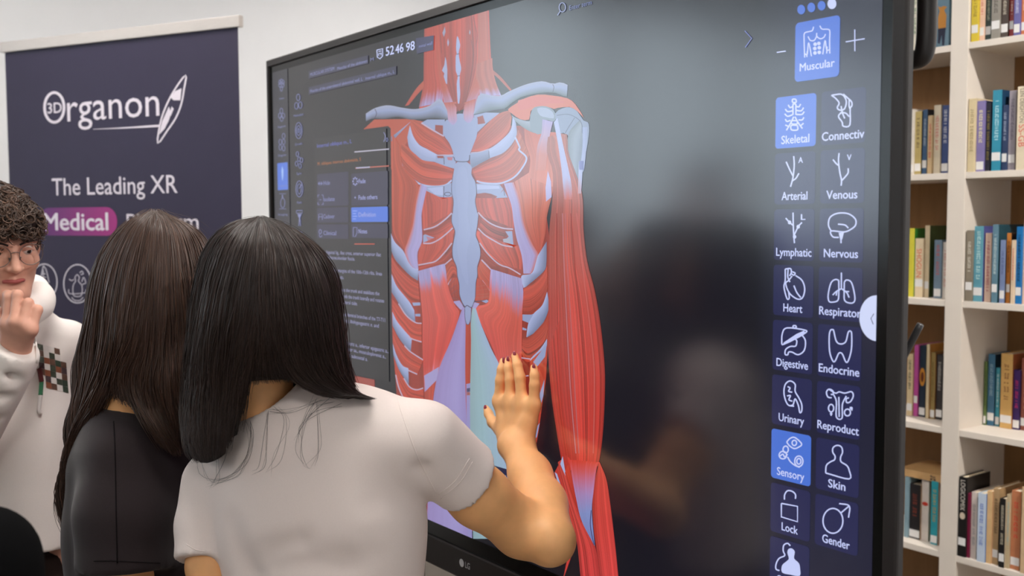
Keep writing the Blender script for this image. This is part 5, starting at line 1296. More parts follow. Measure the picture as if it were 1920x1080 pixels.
def hair_shell(name, front, back, m_, parent, gap=None, tgap=.7):
    """the underlayer: front guides left to right, back guides right to left, closed into one skin"""
    Gf, Gb = guide_field(front), guide_field(back)
    us = np.linspace(0, len(Gf) - 1, (len(Gf) - 1) * 5 + 1); ub = np.linspace(0, len(Gb) - 1, (len(Gb) - 1) * 4 + 1)
    rows = [between(Gf, u) for u in us] + [between(Gb, u) for u in ub]
    rows = np.array(rows)
    c = rows.mean(0, keepdims=True)
    rows = c + (rows - c) * 0.985
    n, m = rows.shape[:2]
    F = []
    for i in range(n):
        for j in range(m - 1):
            if gap and i < len(us) and gap[0] - .01 <= us[i] < gap[1] - .01 and j > tgap * m: continue
            i2 = (i + 1) % n
            F.append((i * m + j, i * m + j + 1, i2 * m + j + 1, i2 * m + j))
    V = list(rows.reshape(-1, 3)); V.append(rows[:, 0].mean(0)); 
    F += [((i + 1) % n * m, i * m, len(V) - 1) for i in range(n)]
    me = mesh_from(V, F)
    b = bmesh.new(); b.from_mesh(me); bmesh.ops.remove_doubles(b, verts=b.verts, dist=1e-5); bmesh.ops.recalc_face_normals(b, faces=b.faces[:]); b.to_mesh(me); b.free()
    return link(name, me, m_, parent, True), Gf
def strands_from(G, n, u0, u1, col, gap=None, tgap=.7, spread=.006, wave=.0035, lift=.007, seed=1, vary=.35, clump=.5):
    rg = np.random.default_rng(seed); m = G.shape[1]; t = np.linspace(0, 1, m)
    P, C = [], []
    toward = -DIRV
    for i in range(n):
        u = rg.uniform(u0, u1)
        p = between(G, u).copy()
        c = p.copy()
        tmax = rg.uniform(.86, 1.0)
        if gap and gap[0] < u < gap[1]: tmax = min(tmax, tgap + rg.uniform(-.04, .06))
        k = np.linspace(0, tmax * (m - 1), m); p = np.stack([np.interp(k, np.arange(m), p[:, a]) for a in range(3)], 1)
        a1, a2 = rg.normal(0, 1, 2); f1 = rg.uniform(1.0, 3.2); ph = rg.uniform(0, 6.28)
        side = RIGHT * (a1 * wave * np.sin(f1 * 2 * math.pi * t + ph) * t + rg.normal(0, spread) * np.minimum(1, t * 2.5))[:, None]
        out = toward * (rg.uniform(-.2, 1) * lift * np.minimum(1, t * 4) + a2 * wave * .6 * np.sin(f1 * 5 * t + ph) * t)[:, None]
        p = p + side + out + UPV * (rg.uniform(-.001, .0035) * (1 - t))[:, None]
        P.append(p)
        C.append(np.array(lin(col)) * math.exp(rg.normal(0, vary)) * (1, 1 - .05 * rg.random(), 1 - .1 * rg.random()))
    return np.array(P), np.clip(np.array(C), 0, 1)
from mathutils.bvhtree import BVHTree
def surf_of(o):
    M_ = world_of(o.parent) if o.parent else Matrix()
    vs = [M_ @ v.co for v in o.data.vertices]
    return BVHTree.FromPolygons(vs, [tuple(p.vertices) for p in o.data.polygons])
def on_surf(bvh, px, py, off=.001, fall=None):
    r = ray(px, py); h = bvh.ray_cast(Vector(tuple(CAM)), Vector(tuple(r)).normalized())
    if h[0] is None: return None if fall is None else S(px, py, fall)
    return np.array(h[0]) - r / np.linalg.norm(r) * off
def seam(name, o, pts, rad, m, off=.0003):
    b = surf_of(o)
    P = [on_surf(b, q[0], q[1], off) for q in smooth_line(pts, 8)]
    P = [p for p in P if p is not None]
    return tube(name, np.array(P), rad, m, o, 6)
def lower_body(pelvis, f, parent, m_trouser, m_shoe, waist_r=.115, waistz=None, hipw=.085, spread=.0):
    """trousers and shoes from the waist to the floor"""
    pelvis = np.asarray(pelvis, float); A = frame_of((f[0], f[1], 0)); x, fw = A[0], A[1]
    z = pelvis[2]
    prims = [rc(pelvis + [0, 0, .10], pelvis, waist_r * .95, waist_r, (fw, .72))]
    feet = []
    for s in (-1, 1):
        hip = pelvis + x * s * hipw + [0, 0, -.04]; knee = np.array([*(pelvis + x * s * (hipw + .005) + fw * .012)[:2], z * .53]); ank = np.array([*(pelvis + x * s * (hipw + spread) - fw * .02)[:2], .10])
        prims += [chain([hip, knee, ank], [.086, .062, .05], .03)]
        feet.append(ank)
    fld = U(.03, *prims)
    allp = [pelvis + [0, 0, .2], pelvis] + feet
    fld = clip(clip(fld, (0, 0, .07), (0, 0, -1)), (0, 0, z + .05), (0, 0, 1))
    figure('trousers', fld, allp, .19, .012, m_trouser, parent)
    for a_ in feet:
        toe = np.array([*(a_ + fw * .15)[:2], .045]); heel = np.array([*(a_ - fw * .03)[:2], .05])
        s_ = clip(U(.03, rc(heel, toe, .042, .04), rc([a_[0], a_[1], .11], heel, .045, .045)), (0, 0, .001), (0, 0, -1))
        figure('shoe', s_, [heel, toe, [a_[0], a_[1], .13]], .08, .007, m_shoe, parent)

# ================================================================== woman in the white T-shirt, hand on the display
VF = np.array([-0.64, 0.77, 0.0])
A_root = empty('person', (*S(600, 1250, 1.62)[:2], 0), 'person in a white T-shirt with long black hair, one palm raised to the display', 'person')
yA = lambda px, py, y: at_y(px, py, y)
hA = SR(494, 566, 1.625)
HA = frame_of(VF * .97 + np.array([0, 0, -.12]), roll=-.06)
headA, wA = head_field(hA, HA, .98)
neckA = rc(SR(478, 700, 1.635), SR(500, 800, 1.655), .050, .060)
sh_r, el_r, wr_r = SR(797, 838, 1.62), yA(1031, 1013, -.132), yA(967, 836, -.045)
armA = U(.007, U(.02, rc(sh_r, SR(898, 930, 1.68), .050, .0485), rc(SR(898, 930, 1.68), SR(978, 991, 1.735), .0485, .046), rc(SR(978, 991, 1.735), el_r, .046, .0425)),
         U(.02, rc(el_r, yA(1016, 945, -.090), .0425, .0415), rc(yA(1016, 945, -.090), yA(994, 890, -.064), .0415, .0365), rc(yA(994, 890, -.064), wr_r, .0365, .0275, None),
         rc(wr_r + [.012, 0, 0], wr_r - [.012, 0, 0], .026)))
ND = np.array([0, 1.0, 0])
K = [yA(936, 752, -.0225), yA(956, 746, -.024), yA(978, 747, -.024), yA(1001, 760, -.022)]
palm = U(.016, *[rc(yA(*wp, -.036), k, .0185, .0125, (ND, .8)) for wp, k in zip(((953, 828), (962, 832), (970, 832), (980, 828)), K)],
         rc(yA(938, 800, -.024), yA(952, 826, -.034), .0125, .016), rc(yA(993, 790, -.026), yA(984, 826, -.036), .0125, .015), rc(K[0], K[3], .0105, .0105))
def finger(k, pip, dip, tip, r0, r1):
    return chain([k, pip, dip, tip], [r0, r0 * .97, r0 * .86, r1], .004)
fing = [finger(K[0], yA(938.5, 714, -.021), yA(941, 693, -.017), yA(943.5, 677, -.0098), .0106, .0070),
        finger(K[1], yA(956, 712, -.0215), yA(953.5, 691, -.018), yA(952.5, 675.5, -.0098), .0100, .0068),
        finger(K[2], yA(975, 708, -.0215), yA(970, 685, -.019), yA(965, 667, -.0098), .0108, .0068),
        finger(K[3], yA(1002.5, 722, -.019), yA(1002.5, 704, -.016), yA(1001, 689, -.0098), .0104, .0068)]
thumb = chain([yA(938, 806, -.024), yA(924, 792, -.017), yA(916, 776, -.012), yA(911.5, 765, -.0098)], [.0125, .0105, .0085, .0062], .006)
handA = U(.006, U(.008, palm, thumb), U(0, *fing))
torsoA = U(.04, rc(SR(590, 860, 1.66), SR(610, 1200, 1.64), .075, .08), rc(SR(420, 905, 1.69), sh_r, .04))
la = [SR(402, 905, 1.68), SR(396, 1060, 1.64), SR(425, 1230, 1.58), SR(470, 1330, 1.70)]
larmA = U(.02, rc(la[0], la[1], .042, .036), rc(la[1], la[2], .036, .035), rc(la[2], la[3], .037, .026), rc(la[3], la[3] + (la[3] - la[2]) * .35, .026, .022, (RIGHT, .6)))
lh = la[3] + (la[3] - la[2]) * .33
dirh = (la[3] - la[2]) / np.linalg.norm(la[3] - la[2])
lf = [chain([lh + FWD * o * .018, lh + FWD * o * .02 + dirh * .04, lh + FWD * o * .02 + dirh * .062 - UPW * .012, lh + FWD * o * .02 + dirh * .07 - UPW * .034], [.0095, .009, .008, .007], .004) for o in (-1.4, -.45, .5, 1.4)]
lt = chain([la[3] + FWD * -.02, lh - FWD * .04 - UPW * .01, lh - FWD * .045 + dirh * .025 - UPW * .022], [.012, .0095, .008], .005)
bodyA = U(.012, U(.03, headA, neckA), U(.02, torsoA, armA, larmA))
bodyA = U(.010, bodyA, handA, U(.006, U(0, *lf), lt))
bA = figure('body', bodyA, [hA + [0, 0, .12], el_r, K[1] + [0, .02, .09], la[3] - [0, 0, .09], SR(610, 1230, 1.64), hA + VF * .12, la[0]], .13, .0032, M_skinA, A_root)
eyes_and_brows(wA, .98, HA, bA, M_hairbase)
for q, y, wd in (((944.5, 672), -.0150, .0043), ((952.2, 670.5), -.0152, .0042), ((964.5, 661.5), -.0140, .0042), ((1000.5, 684.5), -.0146, .0042)):
    c = yA(q[0], q[1] + 3, y)
    nm = solid(el(c, np.array([wd, .0024, .0066])), c - .012, c + .012, .0011)
    link('fingernail', nm, M_nail, bA, True)
c = yA(909.8, 764, -.0150)
link('fingernail', solid(el(c, np.array([.0040, .0024, .0055])), c - .012, c + .012, .0011), M_nail, bA, True)
# T-shirt
slv_d = SR(985, 980, 1.785) - SR(860, 885, 1.655)
hemR = SR(859, 901, 1.665)
sleeveR = clip(chain([SR(792, 826, 1.615), SR(870, 893, 1.662), SR(960, 960, 1.755)], [.0655, .0580, .056], .01), hemR, SR(930, 950, 1.73) - SR(830, 872, 1.635))
sleeveL = clip(chain([SR(402, 905, 1.68), SR(388, 985, 1.66), SR(378, 1100, 1.62)], [.052, .050, .0465], .01), SR(372, 1049, 1.63), SR(384, 1100, 1.615) - SR(392, 985, 1.655))
trunk = U(.05, rc(SR(592, 868, 1.645), SR(604, 985, 1.64), .136, .150, (FWD, .68)), rc(SR(604, 985, 1.64), SR(612, 1270, 1.63), .158, .152, (FWD, .66)),
          rc(SR(440, 890, 1.675), SR(735, 828, 1.625), .058, .066), rc(SR(520, 800, 1.66), SR(680, 800, 1.645), .045, .052), rc(SR(505, 800, 1.66), SR(490, 830, 1.66), .05))
shirtA = U(.022, trunk, U(.03, sleeveR), U(.03, sleeveL))
shirtA = clip(shirtA, SR(612, 1262, 1.63), (0, 0, -1))
gro = lambda pts, d, r: chain([SR(px, py, d) for px, py in pts], [r] * len(pts))
shirtA = cut(shirtA, gro([(612, 800), (604, 900), (602, 1080)], 1.49, .02), .05)
for pts, d, r in (([(455, 1062), (500, 1040), (560, 1018)], 1.523, .007), ([(470, 1082), (540, 1066), (640, 1050)], 1.522, .006), ([(418, 985), (440, 1040), (470, 1085)], 1.545, .010), ([(640, 1066), (720, 1050), (800, 1010)], 1.527, .006),
                  ([(832, 955), (812, 930), (790, 880)], 1.563, .006), ([(700, 950), (760, 930), (815, 935)], 1.525, .007), ([(780, 990), (815, 965)], 1.55, .006)):
    shirtA = cut(shirtA, gro(pts, d, r), .032)
shirtA = warp(shirtA, .0022, 24, 3)
neck_hole = rc(SR(500, 770, 1.66), SR(480, 700, 1.63), .054, .07)
shirtA = cut(shirtA, neck_hole, .006)
shA = figure('t_shirt', shirtA, [SR(350, 900, 1.68), SR(895, 850, 1.66), SR(612, 1270, 1.63), SR(600, 740, 1.64), SR(600, 900, 1.5), SR(600, 900, 1.8)], .12, .0048, M_shirtA, A_root, 2)
seam('sleeve_seam', shA, [(745, 748), (762, 800), (785, 860), (818, 925)], .0010, M_shirtA, .0002)
seam('sleeve_hem', shA, [(886, 866), (862, 905), (826, 935)], .0007, M_shirtA, .0002); seam('sleeve_hem', shA, [(880, 860), (855, 900), (822, 928)], .0007, M_shirtA, .0002)
seam('sleeve_hem', shA, [(349, 1020), (365, 1030), (384, 1034)], .0007, M_shirtA, .0002)
lower_body(SR(612, 1270, 1.63), VF, A_root, M_jeans, M_shoe, .128)
# hair
frontA = [[(484, 411, 1.62), (443, 418, 1.62), (416, 432, 1.625), (395, 454, 1.63), (377, 500, 1.64), (366, 560, 1.65), (358, 640, 1.65), (352, 720, 1.655), (350, 790, 1.64), (358, 845, 1.60), (372, 868, 1.585)],
 [(486, 411, 1.59), (456, 424, 1.56), (428, 465, 1.535), (405, 570, 1.53), (392, 660, 1.54), (385, 750, 1.55), (385, 820, 1.545), (392, 868, 1.54)],
 [(488, 411, 1.57), (474, 428, 1.535), (458, 480, 1.50), (440, 580, 1.495), (430, 660, 1.51), (425, 740, 1.53), (424, 800, 1.535), (420, 852, 1.535)],
 [(489, 411, 1.56), (487, 428, 1.52), (482, 480, 1.49), (475, 580, 1.485), (466, 660, 1.50), (456, 730, 1.53), (450, 775, 1.54), (444, 815, 1.538)],
 [(490, 411, 1.56), (500, 428, 1.52), (512, 480, 1.49), (520, 580, 1.485), (530, 650, 1.50), (552, 705, 1.53), (600, 737, 1.55), (655, 748, 1.555)],
 [(491, 411, 1.57), (520, 428, 1.535), (548, 480, 1.50), (568, 580, 1.50), (578, 650, 1.515), (597, 705, 1.54), (638, 738, 1.565), (694, 749, 1.575)],
 [(492, 411, 1.59), (544, 434, 1.565), (588, 490, 1.55), (615, 580, 1.55), (625, 650, 1.56), (638, 705, 1.58), (660, 735, 1.60), (694, 747, 1.60)],
 [(492, 411, 1.62), (535, 425, 1.62), (566, 445, 1.625), (592, 467, 1.63), (615, 502, 1.64), (628, 540, 1.645), (632, 590, 1.65), (638, 640, 1.655), (647, 690, 1.66), (662, 733, 1.67), (676, 746, 1.68)]]
backA = [[(512, 417, 1.65), (560, 452, 1.67), (596, 510, 1.675), (612, 580, 1.68), (616, 650, 1.68), (622, 710, 1.69), (640, 742, 1.69)],
 [(503, 417, 1.66), (500, 455, 1.675), (490, 520, 1.68), (480, 600, 1.68), (475, 680, 1.68), (470, 740, 1.68), (465, 770, 1.67)],
 [(495, 417, 1.65), (445, 450, 1.67), (405, 510, 1.68), (385, 600, 1.685), (372, 700, 1.685), (368, 780, 1.67), (378, 850, 1.62)]]
hsA, GA = hair_shell('hair', frontA, backA, M_hairbase, A_root, (3, 4), .74)
P, Cc = strands_from(GA, 8500, 0, 7, (46, 34, 30), (3.05, 3.95), .74, .004, .0035, .006, 11, .3)
hair_strands('hair_strands', P, RNG.uniform(.0004, .0008, len(P)), Cc, hsA)
frontlock = U(.03, chain([SR(600, 690, 1.70), SR(636, 806, 1.785), SR(640, 900, 1.80), SR(630, 1010, 1.79)], [.035, .046, .055, .03], .02), chain([SR(470, 690, 1.72), SR(490, 806, 1.79), SR(520, 920, 1.81), SR(530, 1000, 1.80)], [.035, .046, .055, .03], .02))
figure('front_hair', frontlock, [SR(600, 690, 1.7), SR(640, 1010, 1.8), SR(470, 690, 1.72), SR(530, 1000, 1.81)], .09, .007, M_hairbase, hsA)
bv = surf_of(shA)
stray = []
rg = np.random.default_rng(5)
base = [[(455, 770), (468, 830), (445, 890), (405, 905), (380, 885), (375, 845)], [(470, 765), (470, 820), (455, 870), (425, 900), (390, 900)], [(500, 758), (500, 820), (488, 870), (470, 885)], [(430, 820), (412, 860), (405, 900), (395, 915)],
        [(590, 748), (572, 790), (562, 840), (572, 875), (585, 880)], [(597, 752), (598, 800), (594, 850), (580, 870)], [(620, 748), (590, 770), (566, 800), (558, 830)], [(640, 750), (600, 765), (575, 790)], [(515, 755), (540, 790), (520, 850), (500, 890)], [(600, 748), (545, 765), (490, 775)], [(420, 840), (390, 860), (370, 840)], [(560, 740), (535, 730), (520, 715)]]
for b_ in base:
    for k in range(3):
        q = smooth_line(np.array(b_) + rg.normal(0, 5, (len(b_), 2)), 5)
        pp = [on_surf(bv, x, y, .002 + .002 * rg.random(), None) for x, y in q]
        pp = [p for p in pp if p is not None]
        if len(pp) > 6: stray.append(resample(np.array(pp), 28))
stray = np.array(stray)
hair_strands('stray_hair', stray, RNG.uniform(.00014, .0003, len(stray)), np.tile(lin((34, 26, 24)), (len(stray), 1)), hsA)
fly = []
for i in range(90):
    u = rg.uniform(0, 7); p = between(GA, u)[:9] + UPV * rg.uniform(.001, .006) + RIGHT * rg.normal(0, .004)
    fly.append(resample(p + np.linspace(0, 1, 9)[:, None] * RNG.normal(0, .006, 3), 28))
hair_strands('flyaway_hair', np.array(fly), RNG.uniform(.0002, .0004, len(fly)), np.tile(lin((50, 40, 36)), (len(fly), 1)), hsA)

# ================================================================== woman in black with long brown hair
B_root = empty('person', (*S(270, 1250, 1.84)[:2], 0), 'person in a loose black T-shirt with long wavy brown hair, back to the camera', 'person')
FB = np.array([-0.35, 0.94, 0.0])
hB = SR(294, 552, 1.815)
HB = frame_of(FB + np.array([0, 0, -.12]))
headB, wB = head_field(hB, HB, .93)
neckB = rc(SR(255, 690, 1.79), SR(250, 800, 1.81), .048, .055)
aB = [SR(245, 860, 1.76), SR(238, 1120, 1.72), SR(300, 1250, 1.86), SR(360, 1180, 2.02)]
armB = U(.02, rc(aB[0], aB[1], .048, .041), rc(aB[1], aB[2], .041, .036), rc(aB[2], aB[3], .036, .026))
dh = (aB[3] - aB[2]) / np.linalg.norm(aB[3] - aB[2])
fB = [chain([aB[3] + dh * .03 + RIGHT * o * .018, aB[3] + dh * .09 + RIGHT * o * .02, aB[3] + dh * .115 + RIGHT * o * .02 - UPW * .01, aB[3] + dh * .13 + RIGHT * o * .019 - UPW * .026], [.0095, .009, .008, .007], .004) for o in (-1.4, -.45, .5, 1.4)]
tB = chain([aB[3] - RIGHT * .02, aB[3] + dh * .05 - RIGHT * .042, aB[3] + dh * .08 - RIGHT * .045], [.012, .0095, .008], .005)
a2 = [SR(345, 880, 1.98), SR(350, 1110, 2.0), SR(352, 1280, 2.06)]
d2 = (a2[2] - a2[1]) / np.linalg.norm(a2[2] - a2[1])
armB2 = U(.02, rc(a2[0], a2[1], .046, .040), rc(a2[1], a2[2], .040, .027), rc(a2[2], a2[2] + d2 * .08, .026, .024, (RIGHT, .6)))
fB2 = [chain([a2[2] + d2 * .08 + FWD * o * .016, a2[2] + d2 * .125 + FWD * o * .018, a2[2] + d2 * .155 + FWD * o * .018], [.0095, .0085, .007], .004) for o in (-1.4, -.45, .5, 1.4)]
bodyB = U(.012, U(.03, headB, neckB), U(.02, rc(SR(268, 880, 1.84), SR(275, 1230, 1.85), .075, .08), armB, armB2), U(0, *fB, *fB2), tB)
bB = figure('body', bodyB, [hB + [0, 0, .12], aB[1], aB[2], aB[3], a2[2] - [0, 0, .16], SR(275, 1250, 1.85), a2[0], hB + FB * .12, hB - FB * .1], .13, .006, M_skinA, B_root)
eyes_and_brows(wB, .93, HB, bB, M_hairbaseB)
sleeveB = clip(chain([SR(240, 862, 1.755), SR(236, 960, 1.74), SR(236, 1150, 1.725)], [.072, .080, .083], .02), SR(236, 1066, 1.73), SR(236, 1150, 1.725) - SR(240, 862, 1.755))
sleeveB2 = clip(chain([SR(345, 880, 1.97), SR(350, 1100, 2.0)], [.06, .07], .02), SR(350, 1060, 2.0), (0, 0, -1))
topB = U(.035, rc(SR(262, 885, 1.84), SR(270, 1000, 1.85), .125, .13, (FWD, .85)), rc(SR(270, 1000, 1.85), SR(275, 1260, 1.86), .132, .140, (FWD, .85)),
         rc(SR(222, 835, 1.79), SR(335, 850, 1.93), .06, .06), rc(SR(228, 800, 1.80), SR(270, 800, 1.83), .045), U(.02, sleeveB), U(.02, sleeveB2))
topB = clip(topB, SR(275, 1290, 1.86), (0, 0, -1))
for pts, d, r in (([(183, 890), (176, 930), (175, 985)], 1.712, .004), ([(300, 900), (330, 960), (345, 1040)], 1.67, .012)):
    topB = cut(topB, gro(pts, d, r), .02)
topB = warp(topB, .003, 18, 9)
topB = cut(topB, rc(SR(250, 765, 1.81), SR(262, 690, 1.80), .05, .06), .006)
shB = figure('t_shirt', topB, [SR(142, 900, 1.84), SR(400, 900, 1.98), SR(275, 1290, 1.86), SR(250, 745, 1.8), SR(240, 900, 1.66)], .13, .0065, M_shirtB, B_root, 2)
seam('sleeve_seam', shB, [(213, 790), (216, 850), (218, 960), (220, 1056)], .0012, M_seam, 0.0); seam('sleeve_hem', shB, [(176, 1052), (220, 1052), (300, 1056)], .0010, M_seam, 0.0)
lower_body(SR(272, 1290, 1.85), FB, B_root, M_jeans, M_shoeb, .115)
frontB = [[(272, 403, 1.80), (225, 430, 1.81), (188, 480, 1.82), (170, 540, 1.83), (161, 617, 1.84), (143, 690, 1.84), (143, 750, 1.83), (130, 795, 1.825), (129, 830, 1.82), (141, 865, 1.815), (118, 905, 1.82), (112, 935, 1.82), (119, 975, 1.82), (141, 1024, 1.82)],
 [(278, 401, 1.76), (240, 428, 1.75), (208, 488, 1.75), (194, 570, 1.755), (186, 650, 1.77), (176, 710, 1.775), (160, 770, 1.785), (142, 815, 1.79), (134, 840, 1.795), (138, 870, 1.80)],
 [(285, 400, 1.74), (262, 428, 1.71), (240, 490, 1.70), (230, 570, 1.695), (222, 650, 1.70), (208, 705, 1.73), (186, 760, 1.755), (160, 812, 1.775)],
 [(290, 400, 1.735), (287, 428, 1.70), (281, 490, 1.685), (275, 570, 1.68), (266, 650, 1.69), (250, 705, 1.71), (258, 750, 1.71), (284, 800, 1.70), (314, 848, 1.715)],
 [(295, 400, 1.735), (313, 428, 1.70), (320, 490, 1.685), (322, 570, 1.68), (325, 650, 1.69), (328, 720, 1.69), (334, 780, 1.72), (338, 850, 1.755)],
 [(300, 400, 1.74), (348, 432, 1.72), (368, 490, 1.71), (375, 570, 1.71), (380, 650, 1.73), (384, 710, 1.76), (386, 760, 1.78)],
 [(305, 402, 1.78), (372, 438, 1.79), (400, 500, 1.80), (410, 580, 1.81), (411, 660, 1.82), (411, 740, 1.83)]]
backB = [[(300, 404, 1.81), (352, 445, 1.84), (385, 510, 1.85), (395, 600, 1.855), (398, 700, 1.85), (400, 800, 1.82)],
 [(290, 404, 1.82), (290, 450, 1.85), (285, 520, 1.86), (280, 600, 1.86), (275, 680, 1.85), (270, 740, 1.84)],
 [(282, 404, 1.81), (235, 440, 1.84), (205, 510, 1.855), (188, 600, 1.86), (172, 690, 1.86), (160, 760, 1.84), (150, 800, 1.83)]]
hsB, GB = hair_shell('hair', [[q for q in g if q[1] < 845] for g in frontB], backB, M_hairbaseB, B_root, (2, 3), .74)
GB = guide_field(frontB, 40)
P, Cc = strands_from(GB, 5600, .35, 6, (66, 46, 37), (2.06, 2.94), .76, .004, .0035, .006, 21, .3)
hair_strands('hair_strands', P, RNG.uniform(.0007, .0014, len(P)), Cc, hsB)
P, Cc = strands_from(GB, 900, 0, .5, (54, 38, 31), None, .9, .003, .0035, .006, 22, .3)
hair_strands('hair_strands', P, RNG.uniform(.0007, .0014, len(P)), Cc, hsB)
fly = []
for i in range(110):
    u = rg.uniform(.3, 6); p = between(GB, u)[:10] + UPV * rg.uniform(.0015, .009) + RIGHT * rg.normal(0, .005)
    fly.append(resample(p + np.linspace(0, 1, 10)[:, None] * RNG.normal(0, .008, 3), 28))
hair_strands('flyaway_hair', np.array(fly), RNG.uniform(.0002, .00042, len(fly)), np.tile(lin((84, 62, 50)), (len(fly), 1)), hsB)

# ================================================================== boy in the white hoodie with round glasses
C_root = empty('person', (*S(30, 1150, 2.30)[:2], 0), 'person in a white hoodie with curly brown hair and round glasses, hand at the chin', 'person')
fC = -FWD * math.cos(.74) + RIGHT * math.sin(.74) + np.array([0, 0, -.22])
HC = frame_of(fC, roll=-.06)
eyeC = S(23, 471, 2.12)
hC = eyeC - (np.array([0, .08, .006]) * .95) @ HC
headC, wC = head_field(hC, HC, .95)
neckC = rc(wC(0, -.02, -.06), S(0, 590, 2.25), .052, .058)
wrC, elC, shC = S(30, 668, 2.08), S(-85, 850, 2.16), S(-110, 640, 2.30)
kn = [S(13, 607, 2.045), S(27, 603, 2.03), S(43, 607, 2.028), S(58, 618, 2.035)]
palmC = U(.014, *[rc(S(*w_, 2.075), k_, .018, .0115) for w_, k_ in zip(((18, 650), (26, 652), (34, 652), (42, 650)), kn)], rc(kn[0], kn[3], .011))
pipC = [S(17, 556, 2.05), S(33, 553, 2.042), S(53, 568, 2.04), S(70, 581, 2.045)]
fC_ = [chain([k_, p_, p_ + (S(x, y, d) - p_), S(x2, y2, d2_)], [.0105, .0100, .009, .0078], .005) for k_, p_, (x, y, d), (x2, y2, d2_) in zip(kn, pipC, ((14, 552, 2.085), (26, 552, 2.08), (46, 575, 2.08), (62, 592, 2.08)), ((10, 575, 2.10), (22, 578, 2.095), (38, 600, 2.09), (52, 612, 2.085)))]
thC = chain([S(8, 640, 2.09), S(-6, 610, 2.09), S(-4, 585, 2.10)], [.013, .011, .009], .006)
bodyC = U(.012, U(.03, headC, neckC), U(.02, rc(S(10, 650, 2.34), S(18, 960, 2.34), .068, .075), chain([shC, elC, wrC], [.05, .043, .027], .02)))
lC = [S(128, 655, 2.40), S(140, 860, 2.42), S(120, 1040, 2.36)]
dC = (lC[2] - lC[1]) / np.linalg.norm(lC[2] - lC[1])
fC2 = [chain([lC[2] + dC * .08 + FWD * o * .017, lC[2] + dC * .125 + FWD * o * .019, lC[2] + dC * .155 + FWD * o * .019], [.010, .009, .0075], .004) for o in (-1.4, -.45, .5, 1.4)]
bodyC = U(.010, bodyC, U(.006, palmC, U(0, *fC_), thC), U(.02, chain(lC + [lC[2] + dC * .08], [.048, .042, .028, .026], .02)), U(0, *fC2))
bC = figure('body', bodyC, [hC + [0, 0, .13], elC, wrC, kn[2], lC[2] - [0, 0, .17], lC[1], S(15, 1100, 2.32), shC, wC(0, .12, 0)], .13, .0034, M_skinC, C_root)
M_hairC = mat('brown_eyebrow_hair', (44, 30, 24), .6)
eyes_and_brows(wC, .95, HC, bC, M_hairC)
tube('lips', smooth_line([wC(-.021, .081, -.0605), wC(-.008, .0925, -.0585), wC(0, .0935, -.0595), wC(.008, .0925, -.0585), wC(.021, .081, -.0605)], 5), .0044, M_lip, bC, 8)
# glasses: two wire rims, bridge, temples
GV, GF = [], []
def gl_add(P, r):
    v, f = tube_data(P, r, 6); b_ = len(GV); GV.extend(v); GF.extend([tuple(b_ + i for i in q) for q in f])
rimp = lambda s_, k: [wC(s_ * .033 + .0245 * k * math.cos(q), .1005 - .028 * abs(s_ * .033 + .0245 * k * math.cos(q)), .001 + .0235 * k * math.sin(q)) for q in np.linspace(0, 2 * math.pi, 37)]
for s_ in (-1, 1):
    gl_add(rimp(s_, 1), .00085)
    gl_add([wC(s_ * .057, .098, .006), wC(s_ * .072, .06, .008), wC(s_ * .078, -.005, .006), wC(s_ * .079, -.02, -.008)], .0009)
    gl_add([wC(s_ * .012, .098, -.004), wC(s_ * .0095, .094, -.012)], .0016)
gl_add(smooth_line([wC(-.009, .1, .006), wC(0, .1035, .0095), wC(.009, .1, .006)], 6), .00085)
gl = link('glasses', mesh_from(GV, GF), M_wire, bC, True)
for s_ in (-1, 1): link('lens', mesh_from(rimp(s_, .985)[:-1], [tuple(range(36))]), M_pane, gl)
# hoodie
slC = clip(chain([shC, elC, S(30, 668, 2.08)], [.068, .068, .044], .02), S(29, 646, 2.08), S(31, 646, 2.075) - S(-10, 760, 2.13))
cuffC = clip(clip(rc(S(10, 700, 2.10), S(38, 630, 2.065), .047, .043), S(29, 644, 2.08), S(38, 630, 2.065) - S(10, 700, 2.10)), S(16, 684, 2.09), S(10, 700, 2.10) - S(38, 630, 2.065))
slL = clip(chain(lC, [.062, .062, .048], .02), lC[2], dC)
hood = U(.02, chain([S(-60, 560, 2.38), S(-30, 585, 2.24), S(10, 590, 2.185), S(52, 578, 2.20), S(70, 556, 2.26), S(60, 545, 2.36), S(10, 540, 2.42)], [.034, .032, .030, .030, .031, .034, .036], .015),
         chain([S(50, 600, 2.20), S(72, 575, 2.24), S(74, 560, 2.32)], [.022, .026, .03], .015))
hoodie = U(.035, rc(S(15, 700, 2.33), S(22, 830, 2.33), .125, .135, (FWD, .72)), rc(S(22, 830, 2.33), S(28, 1010, 2.33), .138, .142, (FWD, .74)), rc(S(-95, 645, 2.31), S(118, 648, 2.38), .062, .060), rc(S(-20, 612, 2.30), S(60, 612, 2.33), .05, .05))
hoodie = U(.012, U(.022, hoodie, slC, slL), hood, cuffC)
hoodie = clip(hoodie, S(90, 1040, 2.25), (0, 0, -1))
for pts, d, r in (([(20, 700), (48, 735)], 2.06, .007), ([(0, 740), (40, 760)], 2.07, .008), ([(0, 790), (30, 800)], 2.09, .008), ([(110, 640), (135, 680), (140, 740)], 2.30, .008), ([(122, 740), (128, 800), (134, 880)], 2.285, .005), ([(60, 840), (50, 930), (70, 1000)], 2.19, .01), ([(100, 760), (112, 860), (118, 980)], 2.215, .008)):
    hoodie = cut(hoodie, gro(pts, d, r), .02)
hoodie = warp(hoodie, .003, 20, 4)
hdC = figure('hoodie', hoodie, [S(-130, 700, 2.3), elC, S(160, 700, 2.42), S(30, 1060, 2.33), S(10, 540, 2.4), wrC, lC[2]], .12, .006, M_hood, C_root, 2)
bv = surf_of(hdC)
M_cell = {}
cols = [(70, 76, 64), (228, 222, 216), (104, 78, 66), (82, 66, 68), (62, 74, 62), (142, 88, 66)]
